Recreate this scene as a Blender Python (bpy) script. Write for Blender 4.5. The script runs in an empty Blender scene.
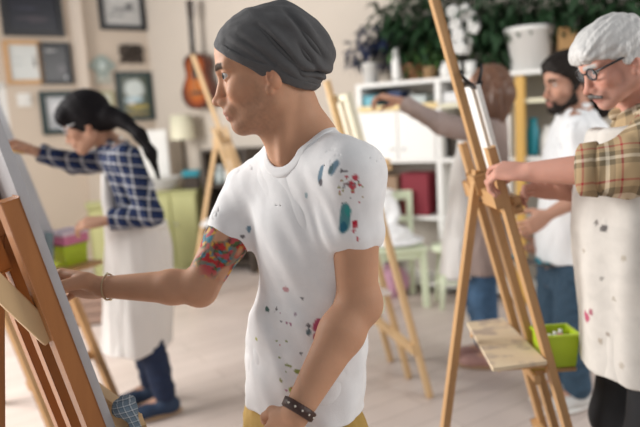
import bpy, bmesh, math, random
import numpy as np
from mathutils import Vector, Matrix, noise as mnoise
random.seed(7); np.random.seed(7)
scene = bpy.context.scene
col = scene.collection
# ------------------------------------------------------------------ camera, sky, window light, added fill lamp, exposure
FPX = 622.0
CAM = np.array([0.0, 0.0, 1.45])
_p = math.atan(95.5 / FPX); _r = math.radians(3.3)
Fv = np.array([0, math.cos(_p), -math.sin(_p)])
_U0 = np.array([0, math.sin(_p), math.cos(_p)]); _R0 = np.array([1.0, 0, 0])
Rv = _R0 * math.cos(_r) - _U0 * math.sin(_r)
Uv = _U0 * math.cos(_r) + _R0 * math.sin(_r)
cd = bpy.data.cameras.new('camera'); cam = bpy.data.objects.new('camera', cd); col.objects.link(cam)
cd.sensor_width = 36.0; cd.lens = 36.0 * FPX / 640.0; cd.clip_start = 0.05
cam.matrix_world = Matrix(((Rv[0], Uv[0], -Fv[0], CAM[0]), (Rv[1], Uv[1], -Fv[1], CAM[1]), (Rv[2], Uv[2], -Fv[2], CAM[2]), (0, 0, 0, 1)))
cd.dof.use_dof = True; cd.dof.focus_distance = 1.30; cd.dof.aperture_fstop = 1.9
scene.camera = cam
scene.view_settings.view_transform = 'Standard'; scene.view_settings.look = 'None'
scene.view_settings.exposure = 0.0; scene.view_settings.gamma = 1.0; scene.view_settings.use_curve_mapping = False
world = bpy.data.worlds.new('world'); scene.world = world; world.use_nodes = True
bg = world.node_tree.nodes['Background']; bg.inputs[0].default_value = (0.95, 0.97, 1.0, 1); bg.inputs[1].default_value = 0.40

def area_light(name, loc, target, sx, sy, power, color):
    l = bpy.data.lights.new(name, 'AREA'); l.shape = 'RECTANGLE'; l.size = sx; l.size_y = sy; l.energy = power; l.color = color
    o = bpy.data.objects.new(name, l); col.objects.link(o); o.location = loc
    o.rotation_euler = (Vector(target) - Vector(loc)).to_track_quat('-Z', 'Y').to_euler()
    return o
area_light('window_daylight', (-4.2, 2.6, 2.3), (0.1, 1.7, 1.0), 3.0, 2.0, 370, (1.0, 0.98, 0.95))
area_light('added_fill_right', (3.8, 1.0, 2.4), (0.6, 4.2, 0.7), 2.4, 1.6, 85, (1.0, 0.98, 0.95))  # added fill lamp brightening the shelf and chair side; no window stands there

# ------------------------------------------------------------------ helpers
def ray(px, py): return Fv + Rv * (px - 320.0) / FPX + Uv * (213.5 - py) / FPX
def P(px, py, Y):
    d = ray(px, py); return CAM + d * (Y / d[1])
def G(px, py, z=0.0):
    d = ray(px, py); return CAM + d * ((z - CAM[2]) / d[2])
def V(*a): return np.array(a, dtype=float)
def nrm(v): v = np.asarray(v, float); return v / np.linalg.norm(v)

def link(name, me, parent=None, mats=(), smooth=True):
    for m in mats: me.materials.append(m)
    if smooth:
        me.polygons.foreach_set('use_smooth', [True] * len(me.polygons))
    o = bpy.data.objects.new(name, me); col.objects.link(o)
    if parent is not None:
        o.parent = parent; o.matrix_parent_inverse = Matrix.Translation(-Vector(parent.location))
    return o
def tag(o, label=None, cat=None, group=None, kind=None):
    if label: o['label'] = label
    if cat: o['category'] = cat
    if group: o['group'] = group
    if kind: o['kind'] = kind
    return o
def thing(name, loc, label, cat, group=None):
    o = bpy.data.objects.new(name, None); col.objects.link(o); o.location = tuple(float(c) for c in loc)
    o.empty_display_size = 0.05
    return tag(o, label, cat, group)

class MB:
    """collects simple solids into one bmesh"""
    def __init__(s): s.bm = bmesh.new()
    def box(s, c, ax, ay, az, hx, hy, hz, bevel=0.0):
        c = np.asarray(c, float); ax, ay, az = nrm(ax), nrm(ay), nrm(az)
        r = bmesh.ops.create_cube(s.bm, size=2.0)
        for v in r['verts']:
            p = c + ax * hx * v.co.x + ay * hy * v.co.y + az * hz * v.co.z
            v.co = Vector(p)
        if bevel > 0:
            es = list({e for v in r['verts'] for e in v.link_edges})
            bmesh.ops.bevel(s.bm, geom=es, offset=bevel, segments=2, affect='EDGES', profile=0.6)
        return s
    def abox(s, c, hx, hy, hz, bevel=0.0, yaw=0.0):
        a = V(math.cos(yaw), math.sin(yaw), 0); b = V(-math.sin(yaw), math.cos(yaw), 0)
        return s.box(c, a, b, V(0, 0, 1), hx, hy, hz, bevel)
    def beam(s, p0, p1, wdir, w, t, bevel=0.003):
        p0, p1 = np.asarray(p0, float), np.asarray(p1, float); ax = nrm(p1 - p0)
        wd = np.asarray(wdir, float); wd = nrm(wd - ax * wd.dot(ax)); td = np.cross(ax, wd)
        return s.box((p0 + p1) / 2, ax, wd, td, np.linalg.norm(p1 - p0) / 2, w / 2, t / 2, bevel)
    def tube(s, pts, rad, seg=10, cap=True, flat=None):
        pts = [np.asarray(p, float) for p in pts]; n = len(pts)
        rad = [rad] * n if np.isscalar(rad) else list(rad)
        rings = []; prev = None
        for i in range(n):
            t = nrm(pts[min(i + 1, n - 1)] - pts[max(i - 1, 0)])
            if prev is None:
                a = V(0, 0, 1) if abs(t[2]) < 0.9 else V(1, 0, 0)
            else: a = prev
            a = nrm(a - t * a.dot(t)); b = np.cross(t, a); prev = a
            rings.append([s.bm.verts.new(Vector(pts[i] + (a * math.cos(q) + b * math.sin(q)) * rad[i])) for q in [2 * math.pi * j / seg for j in range(seg)]])
        for i in range(n - 1):
            for j in range(seg):
                s.bm.faces.new((rings[i][j], rings[i][(j + 1) % seg], rings[i + 1][(j + 1) % seg], rings[i + 1][j]))
        if cap:
            s.bm.faces.new(rings[0][::-1]); s.bm.faces.new(rings[-1])
        return s
    def lathe(s, c, prof, seg=28, axis=(0, 0, 1), cap=False):
        c = np.asarray(c, float); ax = nrm(axis); a = V(1, 0, 0) if abs(ax[0]) < 0.9 else V(0, 1, 0)
        a = nrm(a - ax * a.dot(ax)); b = np.cross(ax, a); rings = []
        for r, z in prof:
            rings.append([s.bm.verts.new(Vector(c + ax * z + (a * math.cos(q) + b * math.sin(q)) * max(r, 1e-4))) for q in [2 * math.pi * j / seg for j in range(seg)]])
        for i in range(len(rings) - 1):
            for j in range(seg):
                s.bm.faces.new((rings[i][j], rings[i][(j + 1) % seg], rings[i + 1][(j + 1) % seg], rings[i + 1][j]))
        if cap: s.bm.faces.new(rings[-1])
        return s
    def ball(s, c, r, seg=12):
        m = Matrix.Translation(Vector(c)) @ Matrix.Diagonal((*((r, r, r) if np.isscalar(r) else r), 1))
        bmesh.ops.create_uvsphere(s.bm, u_segments=seg, v_segments=max(6, seg * 2 // 3), radius=1.0, matrix=m); return s
    def prism(s, outline, c, ax, ay, t):
        """outline (u,v) extruded by t along ax x ay"""
        c = np.asarray(c, float); ax, ay = nrm(ax), nrm(ay); n = np.cross(ax, ay)
        f = [s.bm.verts.new(Vector(c + ax * u + ay * v + n * t / 2)) for u, v in outline]
        b = [s.bm.verts.new(Vector(c + ax * u + ay * v - n * t / 2)) for u, v in outline]
        s.bm.faces.new(f); s.bm.faces.new(b[::-1]); k = len(f)
        for i in range(k): s.bm.faces.new((f[i], b[i], b[(i + 1) % k], f[(i + 1) % k]))
        return s
    def quad(s, *pts):
        s.bm.faces.new([s.bm.verts.new(Vector(p)) for p in pts]); return s
    def build(s, name, m, parent=None, smooth=False):
        bmesh.ops.recalc_face_normals(s.bm, faces=s.bm.faces)
        me = bpy.data.meshes.new(name); s.bm.to_mesh(me); s.bm.free()
        o = link(name, me, parent, [m], smooth)
        return o

# ------------------------------------------------------------------ materials
def mat(name, c, rough=0.6, var=0.12, scale=8.0, bump=0.0, bscale=60.0, metal=0.0, stretch=None, c2=None, sss=0.0, spec=None, alpha=None):
    m = bpy.data.materials.new(name); m.use_nodes = True; nt = m.node_tree; b = nt.nodes['Principled BSDF']
    N = nt.nodes.new; L = nt.links.new
    tc = N('ShaderNodeTexCoord'); mp = N('ShaderNodeMapping'); L(tc.outputs['Object'], mp.inputs[0])
    if stretch: mp.inputs['Scale'].default_value = stretch
    nz = N('ShaderNodeTexNoise'); nz.inputs['Scale'].default_value = scale; nz.inputs['Detail'].default_value = 5; L(mp.outputs[0], nz.inputs['Vector'])
    mx = N('ShaderNodeMixRGB'); L(nz.outputs['Fac'], mx.inputs[0])
    if c2 is None: lo = [x * (1 - var) for x in c]; hi = [min(1, x * (1 + var)) for x in c]
    else: lo, hi = c, c2
    mx.inputs[1].default_value = (*lo, 1); mx.inputs[2].default_value = (*hi, 1)
    L(mx.outputs[0], b.inputs['Base Color']); b.inputs['Roughness'].default_value = rough; b.inputs['Metallic'].default_value = metal
    if spec is not None: b.inputs['Specular IOR Level'].default_value = spec
    if sss: b.inputs['Subsurface Weight'].default_value = sss; b.inputs['Subsurface Radius'].default_value = (0.012, 0.005, 0.003)
    if bump:
        n2 = N('ShaderNodeTexNoise'); n2.inputs['Scale'].default_value = bscale; n2.inputs['Detail'].default_value = 4; L(mp.outputs[0], n2.inputs['Vector'])
        bp = N('ShaderNodeBump'); bp.inputs['Strength'].default_value = bump; bp.inputs['Distance'].default_value = 0.01
        L(n2.outputs['Fac'], bp.inputs['Height']); L(bp.outputs[0], b.inputs['Normal'])
    if alpha is not None: b.inputs['Alpha'].default_value = alpha
    return m
def vmat(name, rough=0.6, bump=0.0, bscale=200.0, sss=0.0, spec=None, sheen=0.0):
    """material whose colour is the mesh's own 'pigment' attribute, broken up by fine noise"""
    m = bpy.data.materials.new(name); m.use_nodes = True; nt = m.node_tree; b = nt.nodes['Principled BSDF']
    N = nt.nodes.new; L = nt.links.new
    at = N('ShaderNodeAttribute'); at.attribute_name = 'pigment'
    tc = N('ShaderNodeTexCoord'); nz = N('ShaderNodeTexNoise'); nz.inputs['Scale'].default_value = 35; L(tc.outputs['Object'], nz.inputs['Vector'])
    mr = N('ShaderNodeMapRange'); mr.inputs[3].default_value = 0.93; mr.inputs[4].default_value = 1.07; L(nz.outputs['Fac'], mr.inputs[0])
    mu = N('ShaderNodeVectorMath'); mu.operation = 'SCALE'; L(at.outputs['Color'], mu.inputs[0]); L(mr.outputs[0], mu.inputs['Scale'])
    L(mu.outputs[0], b.inputs['Base Color']); b.inputs['Roughness'].default_value = rough
    if spec is not None:
        bw = N('ShaderNodeRGBToBW'); L(at.outputs['Color'], bw.inputs[0]); sm_ = N('ShaderNodeMath'); sm_.operation = 'MULTIPLY'; sm_.inputs[1].default_value = spec * 2.6; sm_.use_clamp = True; L(bw.outputs[0], sm_.inputs[0]); L(sm_.outputs[0], b.inputs['Specular IOR Level'])
    if sss: b.inputs['Subsurface Weight'].default_value = sss; b.inputs['Subsurface Radius'].default_value = (0.010, 0.004, 0.002); b.inputs['Subsurface Scale'].default_value = 0.6
    if sheen: b.inputs['Sheen Weight'].default_value = sheen
    if bump:
        n2 = N('ShaderNodeTexNoise'); n2.inputs['Scale'].default_value = bscale; n2.inputs['Detail'].default_value = 3; L(tc.outputs['Object'], n2.inputs['Vector'])
        bp = N('ShaderNodeBump'); bp.inputs['Strength'].default_value = bump; bp.inputs['Distance'].default_value = 0.004
        L(n2.outputs['Fac'], bp.inputs['Height']); L(bp.outputs[0], b.inputs['Normal'])
    return m
def plaid(name, base, dark, light, red, ax1, ax2, pitch, rough=0.8, lw=0.10):
    """woven check: two sets of coloured stripes crossing, along the two given directions"""
    m = bpy.data.materials.new(name); m.use_nodes = True; nt = m.node_tree; b = nt.nodes['Principled BSDF']
    N = nt.nodes.new; L = nt.links.new; tc = N('ShaderNodeTexCoord'); outs = []
    for ax in (ax1, ax2):
        dp = N('ShaderNodeVectorMath'); dp.operation = 'DOT_PRODUCT'; L(tc.outputs['Object'], dp.inputs[0]); dp.inputs[1].default_value = tuple(ax)
        dv = N('ShaderNodeMath'); dv.operation = 'DIVIDE'; L(dp.outputs['Value'], dv.inputs[0]); dv.inputs[1].default_value = pitch
        fr = N('ShaderNodeMath'); fr.operation = 'FRACT'; L(dv.outputs[0], fr.inputs[0])
        cr = N('ShaderNodeValToRGB'); cr.color_ramp.interpolation = 'CONSTANT'; e = cr.color_ramp.elements
        e[0].position = 0; e[0].color = (*base, 1); e[1].position = 0.34; e[1].color = (*dark, 1)
        for pos, c in ((0.50, light), (0.50 + lw, dark), (0.74, base), (0.88, red), (0.94, base)):
            q = e.new(pos); q.color = (*c, 1)
        L(fr.outputs[0], cr.inputs[0]); outs.append(cr)
    mx = N('ShaderNodeMixRGB'); mx.inputs[0].default_value = 0.5; L(outs[0].outputs[0], mx.inputs[1]); L(outs[1].outputs[0], mx.inputs[2])
    L(mx.outputs[0], b.inputs['Base Color']); b.inputs['Roughness'].default_value = rough; b.inputs['Specular IOR Level'].default_value = 0.2
    return m

# ------------------------------------------------------------------ implicit surfaces -> one continuous mesh
class Field:
    def __init__(s): s.p = []
    def _add(s, fn, lo, hi, k, op, clip): s.p.append((fn, np.asarray(lo, float), np.asarray(hi, float), k, op, clip)); return s
    def cone(s, a, b, ra, rb, k=0.015, op='u', clip=None):
        a, b = np.asarray(a, float), np.asarray(b, float); ba = b - a; l2 = max(ba.dot(ba), 1e-12)
        def fn(X, Y, Z):
            x, y, z = X - a[0], Y - a[1], Z - a[2]
            t = np.clip((x * ba[0] + y * ba[1] + z * ba[2]) / l2, 0, 1)
            return np.sqrt((x - t * ba[0]) ** 2 + (y - t * ba[1]) ** 2 + (z - t * ba[2]) ** 2) - (ra + (rb - ra) * t)
        r = max(ra, rb); return s._add(fn, np.minimum(a, b) - r, np.maximum(a, b) + r, k, op, clip)
    def chain(s, pts, rads, k=0.015, **kw):
        for i in range(len(pts) - 1): s.cone(pts[i], pts[i + 1], rads[i], rads[i + 1], k if i else k, **kw)
        return s
    def ell(s, c, r, k=0.015, op='u', R=None, clip=None):
        c = np.asarray(c, float); r = np.asarray(r, float); R = np.eye(3) if R is None else np.asarray(R, float)   # columns = axes
        def fn(X, Y, Z):
            x, y, z = X - c[0], Y - c[1], Z - c[2]
            q = [(x * R[0, i] + y * R[1, i] + z * R[2, i]) / r[i] for i in range(3)]
            k0 = np.sqrt(q[0] ** 2 + q[1] ** 2 + q[2] ** 2) + 1e-9
            k1 = np.sqrt((q[0] / r[0]) ** 2 + (q[1] / r[1]) ** 2 + (q[2] / r[2]) ** 2) + 1e-9
            return k0 * (k0 - 1) / k1
        e = np.sqrt(((R * r) ** 2).sum(1)); return s._add(fn, c - e, c + e, k, op, clip)
    def loft(s, st, Lax, k=0.02, op='u', clip=None, pw=2.0):
        """stations (point, half width along Lax, half depth across) ordered by height"""
        st = sorted(st, key=lambda q: q[0][2]); zs = np.array([q[0][2] for q in st])
        cx = np.array([q[0][0] for q in st]); cy = np.array([q[0][1] for q in st]); A = np.array([q[1] for q in st]); B = np.array([q[2] for q in st])
        # finer, smoothed tables
        zz = np.linspace(zs[0], zs[-1], 80); ker = np.ones(9) / 9
        def sm(v): w = np.interp(zz, zs, v); return np.convolve(np.pad(w, 4, mode='edge'), ker, 'valid')
        tx, ty, ta, tb = sm(cx), sm(cy), sm(A), sm(B)
        lx, ly = nrm(V(Lax[0], Lax[1], 0))[:2]; m = max(A.max(), B.max())
        def fn(X, Y, Z):
            z = Z + 0 * X[:1, :1] if Z.ndim < 3 else Z
            x0, y0, a, b = (np.interp(Z.ravel(), zz, t).reshape(Z.shape) for t in (tx, ty, ta, tb))
            x, y = X - x0, Y - y0; u = (x * lx + y * ly) / a; v = (-x * ly + y * lx) / b
            if pw == 2.0: q = np.sqrt(u * u + v * v)
            else: q = (np.abs(u) ** pw + np.abs(v) ** pw) ** (1 / pw)
            d = (q - 1) * np.minimum(a, b)
            return np.maximum(d, np.maximum(zs[0] - Z, Z - zs[-1]))
        lo = V(cx.min() - m, cy.min() - m, zs[0]); hi = V(cx.max() + m, cy.max() + m, zs[-1])
        return s._add(fn, lo, hi, k, op, clip)
    def merged(s, *others):
        f = Field(); f.p = list(s.p)
        for o in others: f.p += o.p
        return f
    def bounds(s):
        u = [q for q in s.p if q[4] == 'u']
        return np.min([q[1] for q in u], 0), np.max([q[2] for q in u], 0)
    def eval(s, lo, shape, h, clips=True, inflate=0.0):
        vals = np.full(shape, 0.25, np.float32); g = [lo[i] + h * np.arange(shape[i]) for i in range(3)]
        for fn, a, b, k, op, clip in s.p:
            if op in ('s',) and not clips and clip == 'outer': continue
            m = k + 3 * h + inflate + 0.012
            i0 = [max(0, int((a[i] - m - lo[i]) / h)) for i in range(3)]; i1 = [min(shape[i], int((b[i] + m - lo[i]) / h) + 2) for i in range(3)]
            if any(i1[i] <= i0[i] for i in range(3)): continue
            X = g[0][i0[0]:i1[0]][:, None, None]; Y = g[1][i0[1]:i1[1]][None, :, None]; Z = g[2][i0[2]:i1[2]][None, None, :]
            d = fn(X, Y, Z).astype(np.float32)
            if clip is not None and clip != 'outer' and clips:
                for cl in clip:
                    if callable(cl): d = np.maximum(d, cl(X, Y, Z).astype(np.float32)); continue
                    cp, cn = cl
                    d = np.maximum(d, ((X - cp[0]) * cn[0] + (Y - cp[1]) * cn[1] + (Z - cp[2]) * cn[2]).astype(np.float32))
            sl = tuple(slice(i0[i], i1[i]) for i in range(3)); v = vals[sl]
            if op == 'u':
                hh = np.maximum(k - np.abs(v - d), 0) / max(k, 1e-6); vals[sl] = np.minimum(v, d) - hh * hh * k * 0.25
            elif op == 'i': vals[:] = np.maximum(vals, fn(g[0][:, None, None], g[1][None, :, None], g[2][None, None, :]).astype(np.float32))
            elif op == 's':
                d = -d; hh = np.maximum(k - np.abs(v - d), 0) / max(k, 1e-6); vals[sl] = np.maximum(v, d) + hh * hh * k * 0.25
        return vals

def surface_nets(vals, lo, h):
    ins = vals < 0; sx, sy, sz = vals.shape
    c = np.zeros((sx - 1, sy - 1, sz - 1), np.int8)
    for i in (0, 1):
        for j in (0, 1):
            for k in (0, 1): c += ins[i:sx - 1 + i, j:sy - 1 + j, k:sz - 1 + k]
    act = (c > 0) & (c < 8); idx = np.argwhere(act)
    if len(idx) == 0: return np.zeros((0, 3)), np.zeros((0, 4), int)
    num = np.full(act.shape, -1, np.int64); num[act] = np.arange(len(idx))
    acc = np.zeros((len(idx), 3)); cnt = np.zeros(len(idx))
    cs = [(i, j, k) for i in (0, 1) for j in (0, 1) for k in (0, 1)]
    for a in cs:
        for ax in range(3):
            if a[ax]: continue
            b = list(a); b[ax] = 1
            va = vals[idx[:, 0] + a[0], idx[:, 1] + a[1], idx[:, 2] + a[2]]; vb = vals[idx[:, 0] + b[0], idx[:, 1] + b[1], idx[:, 2] + b[2]]
            m = (va < 0) != (vb < 0); t = np.where(m, va / np.where(m, va - vb, 1), 0)
            p = np.array(a, float)[None, :] * np.ones((len(idx), 1)); p[:, ax] = t
            acc[m] += p[m]; cnt[m] += 1
    verts = lo + h * (idx + acc / cnt[:, None])
    faces = []
    for ax in range(3):
        u, w = (ax + 1) % 3, (ax + 2) % 3
        s0 = [slice(None)] * 3; s1 = [slice(None)] * 3; s0[ax] = slice(0, -1); s1[ax] = slice(1, None)
        A, B = ins[tuple(s0)], ins[tuple(s1)]
        e = np.argwhere(A != B); 
        ok = (e[:, u] > 0) & (e[:, w] > 0) & (e[:, u] < vals.shape[u] - 1) & (e[:, w] < vals.shape[w] - 1); e = e[ok]
        flip = ~A[e[:, 0], e[:, 1], e[:, 2]]
        q = []
        for du, dw in ((1, 1), (0, 1), (0, 0), (1, 0)):
            k = e.copy(); k[:, u] -= du; k[:, w] -= dw; q.append(num[k[:, 0], k[:, 1], k[:, 2]])
        q = np.stack(q, 1); q[flip] = q[flip][:, ::-1]; faces.append(q)
    return verts, np.concatenate(faces)

def grid_for(lo, hi, h): return tuple(int(math.ceil((hi[i] - lo[i]) / h)) + 1 for i in range(3))
def mesh_from(verts, faces, name):
    me = bpy.data.meshes.new(name); me.vertices.add(len(verts)); me.vertices.foreach_set('co', np.asarray(verts, np.float32).ravel())
    me.loops.add(len(faces) * 4); me.loops.foreach_set('vertex_index', np.asarray(faces, np.int32).ravel())
    me.polygons.add(len(faces)); me.polygons.foreach_set('loop_start', np.arange(0, len(faces) * 4, 4, dtype=np.int32)); me.polygons.foreach_set('loop_total', np.full(len(faces), 4, np.int32))
    me.update(calc_edges=True); me.validate(); return me
def field_mesh(f, name, h, regions=None, shell=0.0, smooth=0, disp=None, inflate=0.0, extra=None):
    """regions: list of (lo, hi, h); default is the whole field at h"""
    if regions is None:
        lo, hi = f.bounds(); lo = lo - 4 * h - inflate; hi = hi + 4 * h + inflate; regions = [(lo, hi, h)]
    VV, FF, n = [], [], 0
    for lo, hi, hh in regions:
        sh = grid_for(lo, hi, hh); vals = f.eval(lo, sh, hh, True, inflate) - inflate
        if shell:
            inner = f.eval(lo, sh, hh, False, inflate) - inflate; vals = np.maximum(vals, -(inner + shell))
        v, fa = surface_nets(vals, lo, hh); VV.append(v); FF.append(fa + n); n += len(v)
    for ev, ef in (extra or []): VV.append(ev); FF.append(ef + n); n += len(ev)
    v = np.concatenate(VV); fa = np.concatenate(FF)
    me = mesh_from(v, fa, name)
    if smooth:
        bm = bmesh.new(); bm.from_mesh(me)
        for _ in range(smooth): bmesh.ops.smooth_vert(bm, verts=bm.verts, factor=0.5, use_axis_x=True, use_axis_y=True, use_axis_z=True)
        bm.to_mesh(me); bm.free()
    if disp is not None:
        v = getco(me); nn = getno(me); d = disp(v, nn); v = v + nn * d[:, None]; me.vertices.foreach_set('co', v.astype(np.float32).ravel()); me.update()
    return me
def getco(me):
    a = np.empty(len(me.vertices) * 3, np.float32); me.vertices.foreach_get('co', a); return a.reshape(-1, 3).astype(float)
def getno(me):
    a = np.empty(len(me.vertices) * 3, np.float32); me.vertex_normals.foreach_get('vector', a); return a.reshape(-1, 3).astype(float)
def pigment(me, cols):
    at = me.color_attributes.new('pigment', 'FLOAT_COLOR', 'POINT'); c = np.ones((len(cols), 4), np.float32); c[:, :3] = cols
    at.data.foreach_set('color', c.ravel())
def nz(v, scale, seed=0.0):
    """smooth noise per point; scale is a number or per-axis"""
    s = np.ones(3) * scale; w = v * s + seed
    return np.array([mnoise.noise(Vector(q)) for q in w])
def foldn(v, dirs, scale, across, seed=0):
    """cloth fold noise: long along dirs, tight across it"""
    d = nrm(dirs); t = v @ d; q = v - np.outer(t, d)
    w = q * across + np.outer(t, d) * scale + seed
    return np.array([mnoise.noise(Vector(x)) for x in w])
# ------------------------------------------------------------------ the room
M = {}
M['wall'] = mat('plaster_beige', (0.62, 0.525, 0.43), 0.85, 0.03, 3, 0.05, 40)
M['wallback'] = mat('plaster_pale', (0.60, 0.53, 0.455), 0.85, 0.03, 3, 0.05, 40)
M['white'] = mat('white_paint', (0.80, 0.79, 0.76), 0.5, 0.03, 6)
M['trim'] = mat('pale_trim', (0.70, 0.61, 0.52), 0.6, 0.03, 6)
M['pine'] = mat('pine_wood', (0.45, 0.25, 0.105), 0.45, 0, 5, 0.05, 40, stretch=(9, 9, 1.2), c2=(0.56, 0.335, 0.155))
M['pinedark'] = mat('shaded_pine', (0.29, 0.105, 0.026), 0.42, 0, 5, 0.05, 40, stretch=(9, 9, 1.2), c2=(0.40, 0.155, 0.04))  # darker copy of the pine, shade of its near sides put into the colour
M['pinelight'] = mat('raw_pine', (0.62, 0.41, 0.21), 0.5, 0, 5, 0.05, 40, stretch=(9, 9, 1.2), c2=(0.72, 0.51, 0.28))
M['canvas'] = mat('primed_canvas', (0.82, 0.82, 0.80), 0.8, 0.02, 20, 0.1, 500)
M['canvasgrey'] = mat('pale_grey_canvas', (0.66, 0.67, 0.70), 0.75, 0.04, 4, 0.1, 500)
M['metal'] = mat('grey_metal', (0.55, 0.55, 0.56), 0.35, 0.05, 20, metal=0.8)
M['black'] = mat('black_paint', (0.02, 0.02, 0.022), 0.4, 0.2, 9)
M['lime'] = mat('lime_plastic', (0.50, 0.68, 0.03), 0.4, 0.06, 9)
M['greenpaint'] = mat('olive_green_paint', (0.47, 0.47, 0.22), 0.55, 0.08, 6)
M['palegreen'] = mat('pale_green_paint', (0.72, 0.79, 0.58), 0.5, 0.05, 6)
M['cream'] = mat('cream_ceramic', (0.78, 0.74, 0.55), 0.5, 0.04, 6)
M['ochre'] = mat('ochre_wood', (0.62, 0.37, 0.09), 0.5, 0.08, 5, stretch=(8, 8, 1))
M['dark'] = mat('dark_brown', (0.05, 0.035, 0.025), 0.6, 0.3, 6)
M['red'] = mat('dark_red_cloth', (0.20, 0.012, 0.025), 0.7, 0.2, 9)
M['teal'] = mat('teal_plastic', (0.02, 0.28, 0.36), 0.4, 0.1, 9)
M['pink'] = mat('pink_plastic', (0.70, 0.22, 0.38), 0.5, 0.06, 9)
M['paper'] = mat('white_paper', (0.82, 0.82, 0.82), 0.8, 0.03, 12)
M['glass'] = mat('window_glass', (0.9, 0.95, 1.0), 0.02, 0.01, 2, alpha=0.12)
M['leaf'] = mat('dark_leaf', (0.010, 0.030, 0.012), 0.5, 0, 5, c2=(0.032, 0.080, 0.030))
M['leafblue'] = mat('blue_green_leaf', (0.012, 0.016, 0.05), 0.45, 0, 5, c2=(0.03, 0.045, 0.10))
M['leaflight'] = mat('fresh_leaf', (0.08, 0.20, 0.05), 0.42, 0, 5, c2=(0.16, 0.30, 0.10))
M['terracotta'] = mat('terracotta', (0.50, 0.25, 0.13), 0.7, 0.1, 8)
M['soil'] = mat('soil', (0.03, 0.022, 0.016), 0.9, 0.3, 40)
M['stem'] = mat('green_stem', (0.06, 0.09, 0.03), 0.6, 0.2, 12)

def planks():
    m = bpy.data.materials.new('floor_boards'); m.use_nodes = True; nt = m.node_tree; b = nt.nodes['Principled BSDF']; N = nt.nodes.new; L = nt.links.new
    tc = N('ShaderNodeTexCoord'); mp = N('ShaderNodeMapping'); mp.inputs['Rotation'].default_value = (0, 0, math.radians(-32)); L(tc.outputs['Object'], mp.inputs[0])
    br = N('ShaderNodeTexBrick'); br.inputs['Color1'].default_value = (0.56, 0.47, 0.425, 1); br.inputs['Color2'].default_value = (0.62, 0.53, 0.48, 1); br.inputs['Mortar'].default_value = (0.40, 0.33, 0.29, 1)
    br.inputs['Scale'].default_value = 1.0; br.inputs['Brick Width'].default_value = 1.3; br.inputs['Row Height'].default_value = 0.14; br.inputs['Mortar Size'].default_value = 0.003
    L(mp.outputs[0], br.inputs['Vector'])
    nz_ = N('ShaderNodeTexNoise'); nz_.inputs['Scale'].default_value = 3; nz_.inputs['Detail'].default_value = 6; L(mp.outputs[0], nz_.inputs['Vector'])
    mr = N('ShaderNodeMapRange'); mr.inputs[3].default_value = 0.86; mr.inputs[4].default_value = 1.14; L(nz_.outputs['Fac'], mr.inputs[0])
    mu = N('ShaderNodeVectorMath'); mu.operation = 'SCALE'; L(br.outputs['Color'], mu.inputs[0]); L(mr.outputs[0], mu.inputs['Scale']); L(mu.outputs[0], b.inputs['Base Color'])
    r2 = N('ShaderNodeMapRange'); r2.inputs[3].default_value = 0.28; r2.inputs[4].default_value = 0.5; L(nz_.outputs['Fac'], r2.inputs[0]); L(r2.outputs[0], b.inputs['Roughness'])
    return m
UP = V(0, 0, 1)
COR = P(163, 200, 7.0) * V(1, 1, 0)
dL = -V(math.sin(math.radians(55)), math.cos(math.radians(55)), 0)      # left wall, running from the corner to the left
nL = V(-dL[1], dL[0], 0); nL = nL if nL[1] < 0 else -nL
dB = V(math.sin(math.radians(57)), -math.cos(math.radians(57)), 0)      # back wall, from the corner to the right
nB = V(dB[1], -dB[0], 0); nB = nB if nB[1] < 0 else -nB
def onwall(px, py, d, n, off=0.0):
    q = COR + n * off; r = ray(px, py); t = (q - CAM).dot(n) / r.dot(n); X = CAM + r * t; return (X - COR).dot(d), X[2]
def LW(u, off, z): return COR + dL * u + nL * off + UP * z
def BW(u, off, z): return COR + dB * u + nB * off + UP * z
H = 3.3
f = MB(); f.quad((-7, -1.5, 0), (6.5, -1.5, 0), (6.5, 9, 0), (-7, 9, 0)); tag(f.build('floor', planks()), kind='structure')
uw, zw = onwall(5, 84, dL, nL); U1 = uw + 1.7; Z0, Z1 = 0.85, zw + 0.02
w = MB(); th = 0.1
def lwall(u0, u1, z0, z1): w.box(LW((u0 + u1) / 2, -th, (z0 + z1) / 2), dL, nL, UP, (u1 - u0) / 2, th, (z1 - z0) / 2)
lwall(-0.15, uw, 0, H); lwall(uw, U1, 0, Z0); lwall(uw, U1, Z1, H); lwall(U1, U1 + 1.2, 0, H)
tag(w.build('wall_left', M['wall']), kind='structure')
w = MB(); w.box(BW(3.6, -0.1, H / 2), dB, nB, UP, 3.75, 0.1, H / 2); tag(w.build('wall_back', M['wallback']), kind='structure')
w = MB()
for u in (uw + 0.03, U1 - 0.03, (uw + U1) / 2): w.box(LW(u, -0.06, (Z0 + Z1) / 2), dL, nL, UP, 0.03, 0.05, (Z1 - Z0) / 2, 0.004)
for z in (Z0 + 0.03, Z1 - 0.03): w.box(LW((uw + U1) / 2, -0.06, z), dL, nL, UP, (U1 - uw) / 2, 0.05, 0.03, 0.004)
wf = tag(w.build('window_1', M['white']), kind='structure')
g = MB(); g.box(LW((uw + U1) / 2, -0.07, (Z0 + Z1) / 2), dL, nL, UP, (U1 - uw) / 2 - 0.03, 0.003, (Z1 - Z0) / 2 - 0.03); g.build('pane', M['glass'], wf)
up = onwall(77, 40, dL, nL)[0]
w = MB(); w.box(LW(up, 0.035, H / 2), dL, nL, UP, 0.05, 0.035, H / 2, 0.01); tag(w.build('trim_1', M['trim']), kind='structure')
w = MB(); w.box(LW(U1 / 2 + 0.5, 0.012, 0.06), dL, nL, UP, U1 / 2 + 0.6, 0.012, 0.06, 0.004); tag(w.build('baseboard_left', M['trim']), kind='structure')
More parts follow.
